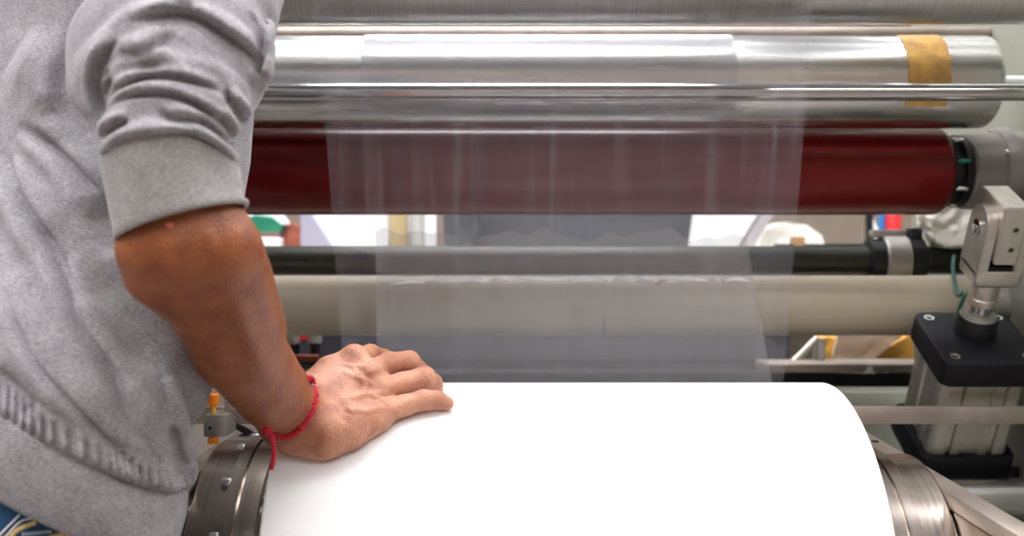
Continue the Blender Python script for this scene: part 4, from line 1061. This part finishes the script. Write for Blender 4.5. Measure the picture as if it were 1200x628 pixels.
# ---- jeans
J = Field()
J.loft([(H-.46, -.47, .892, .145, .100), (H-.36, -.465, .890, .150, .104), (H-.26, -.448, .886, .154, .107), (H-.15, -.432, .885, .154, .106), (H-.08, -.422, .89, .146, .102)], FD, .05)
for hp, kn, an in ((hipR, kneeR, ankR), (hipL, kneeL, ankL)):
    J.chain([hp-np.array([0, 0, .10]), kn, an+np.array([0, 0, .02])], [.092, .066, .056], .04)
jn = np_mesh('jeans', [J.mesh((-.66, .62, .06), (-.18, 1.10, H-.07), .005)], M['denim'], person)
def jl(pts, lift=0.0): return [Vector(J.hit(x, y, lift)) for x, y in pts]
for pts in ([(-14, 636), (0, 626), (23, 603)], [(-2, 640), (8, 627), (24, 611), (40, 607)]):
    bm = bm_new(); tube(bm, smooth_path(jl(pts, .0006), 6), .0007, 6); bm_obj('white_stitching', bm, M['stitchw'], jn)
for pts in ([(8, 640), (14, 627), (24, 619), (42, 612)], [(40, 640), (56, 631), (72, 626), (84, 630)]):
    bm = bm_new(); tube(bm, smooth_path(jl(pts, .0008), 6), .0017, 8); bm_obj('yellow_embroidery', bm, M['stitchy'], jn)
zz = [(26+i*1.6, 624.5+(3.4 if i % 2 else 0)-i*.16) for i in range(22)]
bm = bm_new(); tube(bm, jl(zz, .0008), .0005, 5); bm_obj('white_stitching', bm, M['stitchw'], jn)
# shoes
for an, nm in ((ankR, 'r'), (ankL, 'l')):
    Sh = Field(); f3 = np.array([FD[0], FD[1], 0])
    Sh.chain([an*[1, 1, 0]+[0, 0, .045]-f3*.03, an*[1, 1, 0]+[0, 0, .042]+f3*.08, an*[1, 1, 0]+[0, 0, .034]+f3*.17], [.042, .044, .033], .02)
    Sh.chain([an*[1, 1, 0]+[0, 0, .05], an+[0, 0, .01]], [.044, .046], .02)
    def flat(p, d): return np.maximum(d, .002-p[..., 2])
    Sh.custom(flat, (-1, .3, -.1), (0, 1.4, .2))
    np_mesh('shoe', [Sh.mesh(an-[.14, .14, .12], an+[.25, .25, .09], .004)], M['shoe'], person)

# ---- red cord bracelet around the wrist
wc, wd = A(338, 478, .942), A(352, 470, .955)-A(320, 498, .935)
wp = [(311, 500), (318, 507), (330, 512), (345, 508), (357, 496), (366, 480), (370, 464), (366, 449), (361, 443)]
front = [F.hit(x, y, .0012) for x, y in wp]
ctr = A(337, 476, .945)
backp = [ctr*2-front[k] + np.array([0, .004, 0]) for k in (2, 3, 4, 5, 6)]
loop = [Vector(q_) for q_ in front]+[Vector(ctr+(q_-ctr)*.86) for q_ in backp]
lp = smooth_path(loop+[loop[0]], 8)[:-1]
bm = bm_new()
for ph in (0, PI):
    pts = []
    for i, p_ in enumerate(lp):
        t_ = (lp[(i+1) % len(lp)]-lp[i-1]).normalized(); n_ = t_.cross(Vector((.2, -1, .3))).normalized(); b__ = t_.cross(n_)
        a_ = i*.9+ph; pts.append(p_+(n_*math.cos(a_)+b__*math.sin(a_))*.0014)
    tube(bm, pts, .0021, 8, closed=True)
br = bm_obj('bracelet', bm, M['cord'], person); br['label'] = 'twisted red cord bracelet on the wrist'
k0 = Vector(F.hit(313, 503, .003))
bm = bm_new(); bmesh.ops.create_icosphere(bm, subdivisions=3, radius=.0048); bmesh.ops.transform(bm, matrix=Matrix.Translation(k0) @ Matrix.Diagonal((1, .9, 1.25, 1)), verts=bm.verts)
bm_obj('bracelet_knot', bm, M['cord'], br)
kd = k0.y-.001
bm = bm_new(); tube(bm, smooth_path([k0, P(319, 514, kd), P(321.5, 528, kd), P(320.5, 540, kd), P(317.5, 550, kd)], 8), .0021, 8); bm_obj('bracelet_tail', bm, M['cord'], br)
bm = bm_new(); tube(bm, smooth_path([Vector(F.hit(365, 449, .004)), Vector(F.hit(368, 451, .004)), Vector(F.hit(372, 452, .003))], 5), .0007, 6); bm_obj('loose_thread', bm, M['stitchw'], br)


# ------------------------------------------------------------------ camera and light
w = bpy.data.worlds.new('World'); bpy.context.scene.world = w; w.use_nodes = True
w.node_tree.nodes['Background'].inputs[0].default_value = (.8, .85, 1, 1); w.node_tree.nodes['Background'].inputs[1].default_value = .1
cam = bpy.data.cameras.new('camera'); co = bpy.data.objects.new('camera', cam); col.objects.link(co)
co.location = (0, 0, H); co.rotation_euler = (PI/2, 0, 0); cam.lens = 36; cam.sensor_width = 36; cam.clip_start = .02
cam.dof.use_dof = True; cam.dof.focus_distance = 1.0; cam.dof.aperture_fstop = 4.5
sc = bpy.context.scene; sc.camera = co
sc.view_settings.view_transform = 'Standard'; sc.view_settings.look = 'None'; sc.view_settings.gamma = 1; sc.view_settings.exposure = .42
try: sc.view_settings.use_curve_mapping = False
except Exception: pass
sc.cycles.max_bounces = 8; sc.cycles.transparent_max_bounces = 16
try: sc.cycles.use_denoising = True
except Exception: pass
